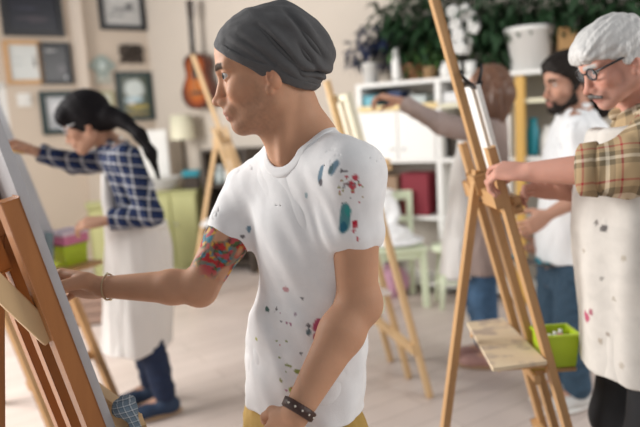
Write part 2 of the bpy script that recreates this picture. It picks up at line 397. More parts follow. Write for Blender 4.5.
w = MB(); w.box(BW(3.5, 0.012, 0.06), dB, nB, UP, 3.5, 0.012, 0.06, 0.004); tag(w.build('baseboard_back', M['trim']), kind='structure')

# ------------------------------------------------------------------ pictures on the left wall
def picmat(name, bgc, spots, scale=1.0):
    """a framed sheet: ground colour with soft blots (u, v in the sheet's own metres)"""
    m = bpy.data.materials.new(name); m.use_nodes = True; nt = m.node_tree; b = nt.nodes['Principled BSDF']; N = nt.nodes.new; L = nt.links.new
    at = N('ShaderNodeAttribute'); at.attribute_name = 'sheet'; prev = None
    nzn = N('ShaderNodeTexNoise'); nzn.inputs['Scale'].default_value = 9; L(at.outputs['Vector'], nzn.inputs['Vector'])
    ad = N('ShaderNodeMixRGB'); ad.inputs[0].default_value = 0.12; L(at.outputs['Vector'], ad.inputs[1]); L(nzn.outputs['Color'], ad.inputs[2])
    rgb = N('ShaderNodeRGB'); rgb.outputs[0].default_value = (*bgc, 1); prev = rgb.outputs[0]
    for (u, v, ru, rv, c) in spots:
        mp = N('ShaderNodeMapping'); mp.vector_type = 'TEXTURE'; mp.inputs['Location'].default_value = (u * 0.88 + 0.06, v * 0.88 + 0.06, 0.06); mp.inputs['Scale'].default_value = (ru, rv, 1); L(ad.outputs[0], mp.inputs[0])
        ln = N('ShaderNodeVectorMath'); ln.operation = 'LENGTH'; L(mp.outputs[0], ln.inputs[0])
        mr = N('ShaderNodeMapRange'); mr.inputs[1].default_value = 0.75; mr.inputs[2].default_value = 1.1; mr.inputs[3].default_value = 1; mr.inputs[4].default_value = 0; L(ln.outputs['Value'], mr.inputs[0])
        mx = N('ShaderNodeMixRGB'); L(mr.outputs[0], mx.inputs[0]); L(prev, mx.inputs[1]); mx.inputs[2].default_value = (*c, 1); prev = mx.outputs[0]
    L(prev, b.inputs['Base Color']); b.inputs['Roughness'].default_value = 0.25
    return m
def picture(corners, fmat, fw, pm, mount, label, cat='picture', name='picture_frame'):
    (xa, ya), (xb, yb) = corners
    u0, z0 = onwall(xa, yb, dL, nL, 0.02); u1, z1 = onwall(xb, ya, dL, nL, 0.02)
    cu, cz = (u0 + u1) / 2, (z0 + z1) / 2; hu, hz = abs(u1 - u0) / 2, abs(z1 - z0) / 2
    t = thing(name, LW(cu, 0.0, cz - hz), label, cat, None)
    m = MB()
    for s in (-1, 1):
        m.box(LW(cu + s * (hu - fw / 2), 0.016, cz), dL, nL, UP, fw / 2, 0.014, hz, 0.003)
        m.box(LW(cu, 0.016, cz + s * (hz - fw / 2)), dL, nL, UP, hu, 0.0138, fw / 2, 0.003)
    m.build('frame', fmat, t)
    if mount is not None:
        q = MB(); q.box(LW(cu, 0.006, cz), dL, nL, UP, hu - fw * 0.8, 0.004, hz - fw * 0.8); q.build('mount', mount, t); k = 0.74
    else: k = 1.0
    q = MB(); a, b = (hu - fw * 0.8) * k, (hz - fw * 0.8) * k; e = 0.0115
    q.quad(LW(cu + a, e, cz - b), LW(cu - a, e, cz - b), LW(cu - a, e, cz + b), LW(cu + a, e, cz + b))
    o = q.build('print', pm, t); at = o.data.attributes.new('sheet', 'FLOAT_VECTOR', 'POINT')
    for i, v in enumerate(o.data.vertices):
        r = np.array(v.co) - LW(cu, e, cz); at.data[i].vector = (0.5 - r.dot(dL) / (2 * a), 0.5 + r[2] / (2 * b), 0)
    return t
fb = mat('black_frame', (0.012, 0.012, 0.014), 0.35, 0.2, 9); fw_ = mat('honey_wood_frame', (0.60, 0.36, 0.17), 0.45, 0.12, 9); fg = mat('dark_green_frame', (0.015, 0.035, 0.035), 0.4, 0.2, 9)
fo = mat('olive_frame', (0.42, 0.40, 0.24), 0.5, 0.1, 9)
picture(((4, -14), (59, 35)), fb, 0.05, picmat('night_print', (0.012, 0.012, 0.02), [(0.5, 0.3, 0.3, 0.05, (0.05, 0.04, 0.05)), (0.4, 0.55, 0.25, 0.03, (0.03, 0.03, 0.05))]), None, 'large black framed dark picture above the certificate in the wooden frame')
picture(((8, 41), (40, 84)), fw_, 0.035, picmat('certificate_print', (0.60, 0.62, 0.60), [(0.3, 0.45, 0.22, 0.02, (0.45, 0.48, 0.46)), (0.33, 0.62, 0.2, 0.015, (0.42, 0.45, 0.44)), (0.85, 0.5, 0.05, 0.16, (0.16, 0.14, 0.13))]), None, 'white certificate in a honey coloured wooden frame beside the black poster')
picture(((42, 43), (69, 84)), fb, 0.03, picmat('poster_print', (0.018, 0.017, 0.02), [(0.35, 0.85, 0.25, 0.03, (0.3, 0.3, 0.3)), (0.7, 0.35, 0.15, 0.1, (0.07, 0.06, 0.07)), (0.85, 0.12, 0.06, 0.06, (0.4, 0.4, 0.42))]), None, 'black framed black poster directly right of the wooden framed certificate')
picture(((44, 91), (78, 135)), fg, 0.05, picmat('grey_print', (0.42, 0.44, 0.46), [(0.35, 0.6, 0.2, 0.2, (0.55, 0.56, 0.58)), (0.5, 0.2, 0.3, 0.1, (0.30, 0.31, 0.33))]), None, 'dark framed grey print partly hidden by the head of the woman in blue plaid')
picture(((101, -13), (142, 29)), fb, 0.045, picmat('seascape_print', (0.50, 0.49, 0.47), [(0.5, 0.75, 0.4, 0.1, (0.60, 0.59, 0.57)), (0.55, 0.45, 0.3, 0.05, (0.22, 0.22, 0.22)), (0.35, 0.3, 0.2, 0.03, (0.25, 0.25, 0.25)), (0.7, 0.55, 0.08, 0.1, (0.16, 0.16, 0.16))]), None, 'black framed grey seascape picture above the dark bronze plaque')
picture(((120, 72), (150, 121)), fg, 0.04, picmat('landscape_print', (0.07, 0.09, 0.06), [(0.5, 0.68, 0.32, 0.2, (0.62, 0.68, 0.66)), (0.45, 0.42, 0.3, 0.07, (0.45, 0.60, 0.66)), (0.6, 0.25, 0.4, 0.05, (0.38, 0.30, 0.06)), (0.5, 0.08, 0.5, 0.06, (0.22, 0.17, 0.05)), (0.35, 0.35, 0.12, 0.04, (0.7, 0.7, 0.7))]), None, 'dark framed landscape with white sky under the dark bronze plaque')
picture(((98, 91), (113, 112)), fo, 0.022, picmat('small_print', (0.55, 0.54, 0.42), [(0.5, 0.5, 0.2, 0.25, (0.38, 0.40, 0.28))]), None, 'small olive framed picture just above the head of the woman in blue plaid')
# bronze plaque
u, z = onwall(131, 54, dL, nL); t = thing('wall_plaque', LW(u, 0, z - 0.1), 'dark bronze relief plaque with a ragged outline above the landscape picture', 'plaque')
ol = []
for i in range(40):
    q = 2 * math.pi * i / 40; r = 1 / max(abs(math.cos(q)) / 0.125, abs(math.sin(q)) / 0.095); r *= 1 + 0.06 * math.sin(7 * q) + 0.04 * math.sin(11 * q + 1); ol.append((r * math.cos(q), r * math.sin(q)))
MB().prism(ol, LW(u, 0.015, z), dL, UP, 0.03).build('back_plate', M['dark'], t)
m = MB()
for i in range(7): m.ball(LW(u + 0.09 * math.cos(i * 2.4) * (i / 6.5), 0.034, z + 0.06 * math.sin(i * 2.4) * (i / 6.5)), (0.03, 0.03, 0.022), 10)
m.build('relief', mat('bronze', (0.06, 0.045, 0.035), 0.4, 0.3, 20, metal=0.5), t, True)
# diamond ornament
u, z = onwall(102, 68, dL, nL); t = thing('wall_ornament', LW(u, 0, z - 0.15), 'grey green diamond shaped woven ornament with a pale fringe on the wall', 'ornament')
k = 0.145
MB().prism([(-k, 0.02), (0, -0.10), (k, 0.02), (0.05, 0.11), (0, 0.135), (-0.05, 0.11)], LW(u, 0.015, z), dL, UP, 0.02).build('panel', mat('sage_weave', (0.34, 0.40, 0.37), 0.8, 0.2, 25), t)
m = MB()
for i in range(11): m.tube([LW(u - 0.07 + 0.014 * i, 0.012, z - 0.075 + abs(i - 5) * 0.010), LW(u - 0.075 + 0.015 * i, 0.012, z - 0.165)], 0.006, 6)
m.build('fringe', mat('pale_fringe', (0.62, 0.64, 0.58), 0.8), t, True)
MB().ball(LW(u, 0.028, z + 0.02), (0.04, 0.02, 0.04), 12).build('rosette', mat('pale_sage', (0.52, 0.58, 0.56), 0.7), t, True)
u, z = onwall(24, 100, dL, nL); t = thing('light_switch', LW(u, 0, z - 0.06), 'white light switch on the beige wall under the certificate', 'switch')
MB().box(LW(u, 0.007, z), dL, nL, UP, 0.06, 0.007, 0.06, 0.004).build('plate', M['white'], t); MB().box(LW(u, 0.016, z), dL, nL, UP, 0.03, 0.006, 0.035, 0.003).build('rocker', M['white'], t)

# ------------------------------------------------------------------ guitar on the back wall
u0, z0 = onwall(201, 82, dB, nB, 0.06)
t = thing('acoustic_guitar', BW(u0, 0.02, z0 - 0.2), 'sunburst acoustic guitar hanging on the back wall', 'guitar')
aG = nrm(dB * 0.02 + UP); bG = np.cross(nB, aG)
def gout(s=1.0):
    pts = []
    prof = [(-0.245, 0.0), (-0.24, 0.07), (-0.21, 0.135), (-0.15, 0.178), (-0.08, 0.185), (-0.01, 0.155), (0.045, 0.122), (0.09, 0.118), (0.14, 0.135), (0.19, 0.138), (0.23, 0.105), (0.25, 0.05), (0.252, 0)]
    prof = [(a * 1.12, b * 1.12) for a, b in prof]
    for a, b in prof: pts.append((b * s, a * s))
    for a, b in prof[-2:0:-1]: pts.append((-b * s, a * s))
    return pts
cG = BW(u0, 0.09, z0)
def gm():
    m = bpy.data.materials.new('sunburst_wood'); m.use_nodes = True; nt = m.node_tree; b = nt.nodes['Principled BSDF']; N = nt.nodes.new; L = nt.links.new
    at = N('ShaderNodeAttribute'); at.attribute_name = 'pigment'; L(at.outputs['Color'], b.inputs['Base Color']); b.inputs['Roughness'].default_value = 0.25; return m
m = MB(); oo = gout(); rings = []
for s in (0.0, 0.45, 0.75, 0.92, 1.0):
    rings.append([m.bm.verts.new(Vector(cG + bG * a * s + aG * b * s + nB * 0.046)) for a, b in oo])
for i in range(4):
    for j in range(len(oo)): 
        k2 = (j + 1) % len(oo)
        m.bm.faces.new((rings[i][j], rings[i][k2], rings[i + 1][k2], rings[i + 1][j]))
bmesh.ops.remove_doubles(m.bm, verts=m.bm.verts, dist=0.0005)
o = m.build('soundboard', gm(), t)
vv = getco(o.data) - cG; rr = np.zeros(len(vv))
for i, q in enumerate(vv):
    a, b = q.dot(bG), q.dot(aG); rr[i] = max(min(math.hypot(a / 0.17, (b + 0.06) / 0.2), math.hypot(a / 0.13, (b - 0.14) / 0.13)), 0)
rr = np.clip(rr, 0, 1.1)[:, None]; c0, c1, c2 = np.array([0.62, 0.24, 0.045]), np.array([0.40, 0.08, 0.015]), np.array([0.05, 0.012, 0.006])
pigment(o.data, np.where(rr < 0.7, c0 + (c1 - c0) * rr / 0.7, c1 + (c2 - c1) * np.clip((rr - 0.7) / 0.35, 0, 1)))
MB().prism(oo, cG, bG, aG, 0.09).build('body', mat('mahogany', (0.12, 0.03, 0.015), 0.3, 0.2, 8), t)
m = MB(); m.beam(cG + nB * 0.058 + aG * 0.09, cG + nB * 0.058 + aG * 0.63, bG, 0.055, 0.022, 0.005); m.build('neck', mat('ebony', (0.022, 0.016, 0.014), 0.4, 0.2, 9), t)
m = MB(); m.prism([(-0.03, 0), (0.03, 0), (0.042, 0.17), (0, 0.185), (-0.042, 0.17)], cG + nB * 0.052 + aG * 0.62, bG, aG, 0.018); hs = m.build('headstock', M['dark'], t)
for i in range(3):
    for s in (-1, 1): MB().ball(cG + nB * 0.05 + aG * (0.66 + 0.045 * i) + bG * s * 0.05, (0.012, 0.01, 0.01), 8).build('tuning_peg', M['metal'], hs, True)
m = MB(); m.lathe(cG + nB * 0.0475 + aG * 0.075, [(0.001, 0), (0.05, 0)], 24, nB); m.build('sound_hole', M['black'], t)
m = MB(); m.box(cG + nB * 0.052 - aG * 0.11, bG, aG, nB, 0.075, 0.014, 0.006, 0.003); m.build('bridge', M['dark'], t)
m = MB()
for i in range(6): m.tube([cG + nB * 0.062 - aG * 0.11 + bG * (i - 2.5) * 0.009, cG + nB * 0.072 + aG * 0.62 + bG * (i - 2.5) * 0.006], 0.0008, 4)
m.build('strings', M['metal'], t, True)

# ------------------------------------------------------------------ easels
LEAN = 0.29
def easel(base, yaw, lab, mast=2.25, upr=1.42, half=0.17, ledge=1.14, tray=0.62, m='pine', beamw=0.036, beamt=0.020, rear=(0.95, 0.62, 0.0), rear_top=1.22, lean=LEAN, ledge_out=0.09, lm=None, xb=0.10, lh=None, name='easel'):
    base = np.asarray(base, float) * V(1, 1, 0); fr = V(math.cos(yaw), math.sin(yaw), 0); wd = V(-math.sin(yaw), math.cos(yaw), 0)
    lv = nrm(UP - fr * lean); nf = nrm(fr + UP * lean)      # along the mast; out of its front
    at = lambda z, w=0.0, o=0.0: base + UP * z - fr * lean * z + wd * w + nf * o
    t = thing(name, base, lab, 'easel', None); mm = M[m]; lm = M[lm] if lm else mm; lh = lh or half + 0.03
    MB().beam(at(0.006), at(mast), wd, beamw, beamt, 0.003).build('mast', mm, t)
    for s in (-1, 1): MB().beam(at(0.006, s * half), at(upr, s * half), wd, beamw, beamt, 0.003).build('upright', mm, t)
    MB().beam(at(upr - xb, -half - 0.02, -beamt * 0.9), at(upr - xb, half + 0.02, -beamt * 0.9), lv, 0.05, beamt * 0.8, 0.003).build('crossbar', mm, t)
    MB().beam(at(0.28, -half - 0.02, -beamt * 0.9), at(0.28, half + 0.02, -beamt * 0.9), lv, 0.05, beamt * 0.8, 0.003).build('crossbar', mm, t)
    tp = at(rear_top, 0.0, -0.03); ft = base - fr * rear[1] + wd * rear[2] - fr * lean * 0.1
    MB().beam(tp + UP * 0.06, ft + UP * 0.008, wd, beamw, beamt, 0.003).build('rear_leg', mm, t)
    MB().box(at(rear_top + 0.02, 0, -beamt), wd, lv, nf, 0.045, 0.03, 0.016, 0.004).build('hinge_block', mm, t)
    lb = MB(); lb.beam(at(ledge, -lh, ledge_out * 0.5 + beamt * .5), at(ledge, lh, ledge_out * 0.5 + beamt * .5), nf, ledge_out, 0.024, 0.004); lo = lb.build('ledge', lm, t)
    MB().beam(at(ledge + 0.018, -lh, ledge_out + beamt * .5 - 0.007), at(ledge + 0.018, lh, ledge_out + beamt * .5 - 0.007), lv, 0.035, 0.014, 0.003).build('lip', lm, lo)
    MB().ball(at(ledge - 0.03, 0, 0.02), 0.016, 10).build('wing_nut', M['metal'], t, True)
    return t, at, fr, wd, lv, nf
def board(at, lv, wd, nf, z0, z1, w0, w1, th, o, m, name, lab, cat, edge=None):
    c = (at(z0, w0, o) + at(z1, w1, o)) / 2; h = np.linalg.norm(at(z1, 0, o) - at(z0, 0, o)) / 2
    t = thing(name, c - lv * h, lab, cat)
    MB().box(c, wd, lv, nf, abs(w1 - w0) / 2, h, th / 2, 0.002).build('painting_surface', m, t)
    if edge is False: return t
    k = MB()
    for s in (-1, 1):
        k.box(c + wd * s * (abs(w1 - w0) / 2 - 0.016) - nf * (th / 2 + 0.009), wd, lv, nf, 0.016, h, 0.009, 0.002)
        k.box(c + lv * s * (h - 0.016) - nf * (th / 2 + 0.009), wd, lv, nf, abs(w1 - w0) / 2 - 0.032, 0.016, 0.009, 0.002)
    k.build('stretcher_bars', edge or M['pinelight'], t)
    return t
def proj(X):
    d = np.asarray(X, float) - CAM; z = d.dot(Fv); return 320 + FPX * d.dot(Rv) / z, 213.5 - FPX * d.dot(Uv) / z

# right hand easel
a1 = P(433, 0, 2.0); a2 = P(554, 427, 2.0); lean = (a2[0] - a1[0]) / (a1[2] - a2[2]); b0 = a2 + V(lean * a2[2], 0, -a2[2])
print('right easel lean', lean, b0, 'mast top z', a1[2])
yw = 0.03
E1, at, fr, wd, lv, nf = easel(b0, yw, 'pine easel with lime box in front of the old man in the check shirt', mast=2.15, upr=1.335, half=0.15, ledge=1.13, lean=lean, rear=(0.95, 0.50, 0.0), rear_top=1.20, beamw=0.034, beamt=0.024, m='pine', ledge_out=0.045, xb=0.15, lh=0.11)
print('upr top', proj(at(1.30, -.15)), 'rear foot')
cv = board(at, lv, wd, nf, 1.155, 1.51, -0.050, 0.14, 0.010, 0.046, M['canvas'], 'canvas', 'white canvas clipped to the easel in front of the old man', 'canvas', edge=False)
# binder clip on its upper edge
c = at(1.512, -0.025, 0.046); t = thing('binder_clip', c, 'black binder clip on the top edge of the white canvas at right', 'clip')
MB().prism([(-0.007, -.014), (-0.016, 0.0), (0.016, 0.0), (0.007, -.014), (.009, -.016), (.020, .002), (-.020, .002), (-.009, -.016)][::-1], c + lv * 0.004, nf, lv, 0.045).build('jaws', M['black'], t)
for s in (-1, 1): MB().tube([c + wd * -0.01 + nf * s * 0.010, c + lv * 0.035 + nf * s * 0.03, c + lv * 0.055 + nf * s * 0.034, c + lv * 0.035 + wd * 0.012 + nf * s * 0.03, c + wd * 0.012 + nf * s * 0.010], 0.0035, 6).build('wire_arm', M['black'], t, True)
# the shelf tray between the legs
zt = 0.70
tc = [P(467, 322, 2.17), P(505, 318, 2.2), P(547, 361, 1.82), P(493, 368, 1.79)]
zt = float(np.mean([q[2] for q in tc])); zt = zt + .003; tc = [G(*q, z=zt) for q in ((467, 322), (503, 318), (547, 361), (493, 368))]
print('tray z', zt, tc)
def traymat():
    m = mat('paint_stained_board', (0.64, 0.50, 0.33), 0.6, 0, 14, c2=(0.76, 0.64, 0.46)); nt = m.node_tree; N = nt.nodes.new; L = nt.links.new; b = nt.nodes['Principled BSDF']
    prev = b.inputs['Base Color'].links[0].from_socket; tcn = N('ShaderNodeTexCoord'); n2 = N('ShaderNodeTexNoise'); n2.inputs['Scale'].default_value = 11; n2.inputs['Detail'].default_value = 5; L(tcn.outputs['Object'], n2.inputs['Vector'])
    cr = N('ShaderNodeValToRGB'); cr.color_ramp.elements[0].position = 0.50; cr.color_ramp.elements[1].position = 0.60; L(n2.outputs['Fac'], cr.inputs[0])
    ml = N('ShaderNodeMath'); ml.operation = 'MULTIPLY'; ml.inputs[1].default_value = 0.7; L(cr.outputs[0], ml.inputs[0])
    mx = N('ShaderNodeMixRGB'); L(ml.outputs[0], mx.inputs[0]); L(prev, mx.inputs[1]); mx.inputs[2].default_value = (0.36, 0.28, 0.24, 1); L(mx.outputs[0], b.inputs['Base Color']); return m
m = MB(); top = [m.bm.verts.new(Vector(q)) for q in tc]; bot = [m.bm.verts.new(Vector(q - UP * 0.012)) for q in tc]
m.bm.faces.new(top); m.bm.faces.new(bot[::-1])
for i in range(4): m.bm.faces.new((top[i], bot[i], bot[(i + 1) % 4], top[(i + 1) % 4]))
t = thing('painting_board', np.mean(tc, 0), 'paint stained wooden board lying on the brace of the right hand pine easel', 'board'); m.build('panel', traymat(), t)
# brace under it (part of the easel)
MB().beam(at(zt - 0.02, -0.15) * V(1, 1, 0) + UP * (zt - 0.027), at(zt - 0.02, -0.15) * V(1, 1, 0) - fr * 0.16 + UP * (zt - 0.027), UP, 0.026, 0.02).build('tray_arm', M['pine'], E1)
MB().beam(at(zt - 0.02, 0.15) * V(1, 1, 0) + UP * (zt - 0.027), at(zt - 0.02, 0.15) * V(1, 1, 0) - fr * 0.16 + UP * (zt - 0.027), UP, 0.026, 0.02).build('tray_arm', M['pine'], E1)

def bin_box(cx, lab, hx, hy, h, m, yaw, name='storage_box', flare=1.15, wall=0.005):
    """open plastic box with a rim"""
    cx = np.asarray(cx, float); t = thing(name, cx, lab, 'box'); a = V(math.cos(yaw), math.sin(yaw), 0); b = V(-math.sin(yaw), math.cos(yaw), 0); k = MB()
    def ring(s, z, d=0): return [k.bm.verts.new(Vector(cx + a * sx * (hx * s - d) + b * sy * (hy * s - d) + UP * z)) for sx, sy in ((-1, -1), (1, -1), (1, 1), (-1, 1))]
    R = [ring(1, 0), ring(flare, h), ring(flare, h, wall), ring(1, wall, wall)]
    for i in range(3):
        for j in range(4): k.bm.faces.new((R[i][j], R[i][(j + 1) % 4], R[i + 1][(j + 1) % 4], R[i + 1][j]))
    k.bm.faces.new(R[0][::-1]); k.bm.faces.new(R[3]); k.build('tub', m, t)
    r = MB()
    for s in (-1, 1):
        r.box(cx + a * s * hx * flare + UP * h, a, b, UP, 0.006, hy * flare + 0.006, 0.005, 0.002); r.box(cx + b * s * hy * flare + UP * h, a, b, UP, hx * flare, 0.006, 0.005, 0.002)
    r.build('rim', m, t); return t
bx = P(555, 362, 1.925)
bin_box(bx, 'lime green plastic box held at the side of the right hand easel', 0.050, 0.044, 0.105, M['lime'], 0.04)
for i, (dx, dy, c) in enumerate(((-0.025, -0.02, 'paper'), (0.025, 0.02, 'pink'), (0.0, 0.0, 'teal'))):
    p = bx + V(dx, dy, 0.0); t = thing('paint_tube', p, ('white', 'pink', 'teal')[i] + ' paint tube standing in the lime green box at right', 'paint tube', None)
    MB().lathe(p + UP * 0.006, [(0.014, 0), (0.014, 0.06), (0.008, 0.085)], 12, cap=True).build('tube_body', M[c], t, True); MB().lathe(p + UP * 0.089, [(0.007, 0), (0.007, 0.014)], 10, cap=True).build('cap', M['white'], t, True)
for w in (-0.04, 0.04): MB().beam(bx + UP * -0.008 - fr * 0.105 + wd * w, bx + UP * -0.008 + fr * 0.05 + wd * w, wd, 0.022, 0.012).build('box_bracket', M['pine'], E1)
ub_ = bx + UP * -0.008 - fr * 0.10; MB().beam(ub_ - wd * 0.11, ub_ + wd * 0.22, UP, 0.024, 0.014).build('box_rail', M['pine'], E1)
# ------------------------------------------------------------------ foreground easel at the left
lean1 = 0.22; yw1 = math.radians(40); fr1 = V(math.cos(yw1), math.sin(yw1), 0); wd1 = V(-math.sin(yw1), math.cos(yw1), 0)
nearfoot = V(-0.345, 1.320, 0); hf = 0.15
E0, at0, fr0, wd0, lv0, nf0 = easel(nearfoot + wd1 * hf, yw1, 'brown wooden easel at the left edge in front of the young man in the beanie', mast=2.0, upr=1.335, half=hf, ledge=0.80, lean=lean1, beamw=0.040, beamt=0.034, rear=(0.75, 0.42, 0.0), rear_top=1.20, xb=0.66, ledge_out=0.07, m='pinedark', lm='pinelight')
board(at0, lv0, wd0, nf0, 0.832, 1.62, -0.160, 0.30, 0.014, 0.0275, mat('grey_board', (0.42, 0.41, 0.42), 0.4, 0.1, 30), 'canvas', 'grey edged painting panel on the brown foreground easel under the young man\'s hand', 'canvas', edge=False)
qb = at0(1.055, -0.115, -0.01); bax = nrm(fr1 - UP * 1.5)
MB().box(qb - bax * 0.10, bax, wd1, np.cross(bax, wd1), 0.10, 0.028, 0.019, 0.003).build('brace', M['pinelight'], E0)
MB().lathe(qb - bax * 0.16 + UP * 0.03, [(0.014, 0), (0.014, 0.012), (0.006, 0.016), (0.006, 0.04)], 12, UP, cap=True).build('brace_bolt', M['metal'], E0, True)


f = Field(); rg = at0(0.852, -0.150, 0.066); f.ell(rg, (.024, .022, .015), .02); f.ell(rg + V(.008, -.016, .010), (.016, .018, .011), .02); f.ell(rg + V(.0, .02, .006), (.02, .02, .012), .02)
f.cone(rg + V(.02, -.016, 0), rg + V(.045, -.03, -.08), .010, .014, .02)
ragM = plaid('grey_blue_rag', (.13, .18, .23), (.06, .09, .12), (.45, .48, .50), (.20, .24, .28), nrm(V(1, .3, .4)), nrm(V(-.2, .3, 1)), .012, lw=.2)
o = link('rag', field_mesh(f, 'rag', .004, disp=lambda v, n: foldn(v, V(.3, .2, 1), 20, 90, 2) * .004), None, [ragM]); tag(o, 'grey blue checked paint rag on the ledge of the brown foreground easel', 'rag')

# ------------------------------------------------------------------ easel of the woman in blue plaid
yw2 = math.radians(-25); wd2 = V(-math.sin(yw2), math.cos(yw2), 0); ff = G(118, 405); base2 = ff - wd2 * 0.2
E2, at2, fr2, wd2, lv2, nf2 = easel(base2, yw2, 'pine easel behind the foreground easel, in front of the woman in blue plaid', mast=1.9, upr=1.3, half=0.2, ledge=0.83, ledge_out=0.09, lh=0.10, m='pine', beamw=0.04, beamt=0.025, lean=0.40)
board(at2, lv2, wd2, nf2, 0.846, 1.62, -0.42, 0.20, 0.02, 0.045, M['canvasgrey'], 'canvas', 'pale blue grey canvas the woman in blue plaid is painting on', 'canvas')
tb = P(63, 264, 3.2); 
MB().abox(tb - UP * 0.012 + V(0.0, 0, 0), 0.15, 0.13, 0.011, 0.003, yw2).build('tray', M['pine'], E2)
MB().beam(at2(0.55, 0.2), tb - UP * 0.024 + fr2 * 0.05, wd2, 0.03, 0.02).build('tray_arm', M['pine'], E2)
bin_box(tb + V(0.035, 0.012, 0), 'lime green plastic box under the pink box beside the woman in blue plaid', 0.05, 0.07, 0.10, M['lime'], yw2, flare=1.1)
t = thing('lidded_box', tb + V(.035, .012, 0.108), 'pink and white box stacked on the lime green box at left', 'box')
MB().abox(tb + V(.035, .012, 0.133), 0.068, 0.08, 0.024, 0.006, yw2).build('box_body', M['pink'], t); MB().abox(tb + V(.035, .012, 0.168), 0.074, 0.086, 0.010, 0.004, yw2).build('lid', mat('pale_pink_plastic', (0.80, 0.66, 0.76), 0.5), t)
t = thing('palette_knife', tb + V(-0.045, -0.118, 0.0), 'grey blue palette scraper leaning against the lime green box at left', 'scraper')
MB().box(tb + V(-0.005, -0.128, 0.118), V(0.12, 0.0, 1), V(0.9, -.4, 0), V(.4, .9, -0.1), 0.075, 0.026, 0.004, 0.002).build('blade', mat('blue_grey_metal', (0.22, 0.30, 0.33), 0.4, metal=0.4), t)
MB().box(tb + V(-0.016, -0.128, 0.025), V(0.12, 0.0, 1), V(0.9, -.4, 0), V(.4, .9, -0.1), 0.02, 0.012, 0.008, 0.003).build('handle', M['dark'], t)

# ------------------------------------------------------------------ easel by the guitar
pA = P(224, 145, 5.0); bA = V(pA[0] + LEAN * pA[2], 5.0, 0)
E3, at3, fr3, wd3, lv3, nf3 = easel(bA, math.radians(-8), 'empty pale pine easel standing under the guitar', mast=2.0, upr=1.42, half=0.16, ledge=0.95, m='pinelight', beamw=0.036, beamt=0.028, rear=(0.62, 0.75, 0.0), rear_top=1.35)
tp = P(216, 222, 4.9); t = thing('paper_stack', tp - UP * 0.02, 'white pad lying on the brace of the pale pine easel under the guitar', 'paper pad')
MB().abox(tp, 0.10, 0.13, 0.012, 0.003).build('sheets', M['paper'], t)
MB().abox(tp + V(0.0, 0, -0.022), 0.13, 0.02, 0.009, 0.002).build('brace', M['pinelight'], E3)

# ------------------------------------------------------------------ easel behind the young man
nfoot, ffoot = G(430, 397), G(391, 361); wB = nrm(ffoot - nfoot); ywB = math.atan2(-wB[0], wB[1]); bB = (nfoot + ffoot) / 2
E4, at4, fr4, wd4, lv4, nf4 = easel(bB, ywB, 'pale pine easel standing directly behind the young man in the beanie', mast=1.63, upr=1.2, lean=0.235, half=float(np.linalg.norm(ffoot - nfoot)) / 2, ledge=1.18, m='pinelight', beamw=0.038, beamt=0.026, rear=(0.62, 0.6, 0.0), rear_top=1.2)
board(at4, lv4, wd4, nf4, 1.205, 1.55, -0.16, 0.16, 0.012, 0.05, mat('cream_canvas', (0.82, 0.79, 0.66), 0.8, 0.03), 'canvas', 'cream canvas behind the shoulder of the young man in the beanie', 'canvas', edge=mat('cream_edge', (0.78, 0.74, 0.58), 0.8))
pp = P(388, 283, 3.3) - fr4 * .135 - UP * .01; t = thing('palette', pp, 'pale pink stained palette lying on the brace of the easel behind the young man', 'palette')
MB().abox(pp, 0.085, 0.17, 0.008, 0.003, 0.3).build('board', mat('pink_stained_palette', (0.72, 0.62, 0.58), 0.6, 0, 9, c2=(0.80, 0.72, 0.66)), t)
m = MB()
for i in range(6): m.ball(pp + V(0.05 * math.cos(i * 2.1), 0.12 * math.sin(i * 1.7), 0.011), (0.014, 0.014, 0.006), 8)
m.build('paint_dabs', M['pink'], t, True)
for w in (-0.15, 0.15): MB().beam(pp + V(0.03, w * 0.7, -0.017), pp + V(0.03, w * 0.7, -0.017) - fr4 * 0.18, UP, 0.02, 0.016).build('brace', M['pinelight'], E4)

# ------------------------------------------------------------------ low cabinets on the left
def cabinet(c, yaw, hw, hd, h, m, lab, doors=2, knob=None):
    c = np.asarray(c, float) * V(1, 1, 0); t = thing('cabinet', c, lab, 'cabinet'); a = V(math.cos(yaw), math.sin(yaw), 0); n = V(math.sin(yaw), -math.cos(yaw), 0)
    k = MB(); k.box(c + UP * (h / 2), a, n, UP, hw, hd, h / 2, 0.004); k.build('carcass', m, t)
    MB().box(c + UP * (h + 0.012), a, n, UP, hw + 0.015, hd + 0.02, 0.012, 0.003).build('top', m, t)
    for i in range(doors):
        x = -hw + (2 * hw) * (i + 0.5) / doors; d = MB(); d.box(c + a * x + n * (hd + 0.009) + UP * (h / 2 + 0.02), a, n, UP, hw / doors - 0.008, 0.009, h / 2 - 0.04, 0.003)
        dd = d.build('door', m, t); MB().ball(c + a * (x + (hw / doors - 0.05) * (1 if i % 2 == 0 else -1)) + n * (hd + 0.03) + UP * (h * 0.6), 0.014, 10).build('knob', knob or M['metal'], dd, True)
    return t
ang = math.radians(-8)
cc = P(180, 230, 6.42)
zc = P(180, 192, 6.3)[2]
cabinet(cc, ang, 0.27, 0.19, zc, M['greenpaint'], 'olive green low cabinet under the white dishes behind the woman in blue plaid')
cabinet(P(112, 250, 5.45), math.radians(18), 0.16, 0.14, 0.80, M['greenpaint'], 'narrow olive cupboard half hidden behind the apron of the woman in blue plaid', 1)
t = thing('crate', G(91, 327), 'low brown wooden crate on the floor by the left wall', 'crate'); cb = G(91, 327)
for i in range(3): MB().abox(cb + V(-0.05, 0.12, 0.05 + 0.075 * i), 0.17, 0.11, 0.033, 0.004, 0.2).build('slat', mat('worn_brown_wood', (0.33, 0.22, 0.17), 0.7, 0.15, 6), t)
MB().abox(cb + V(-0.05, 0.12, 0.115), 0.155, 0.095, 0.112, 0.002, 0.2).build('inner_box', M['dark'], t)
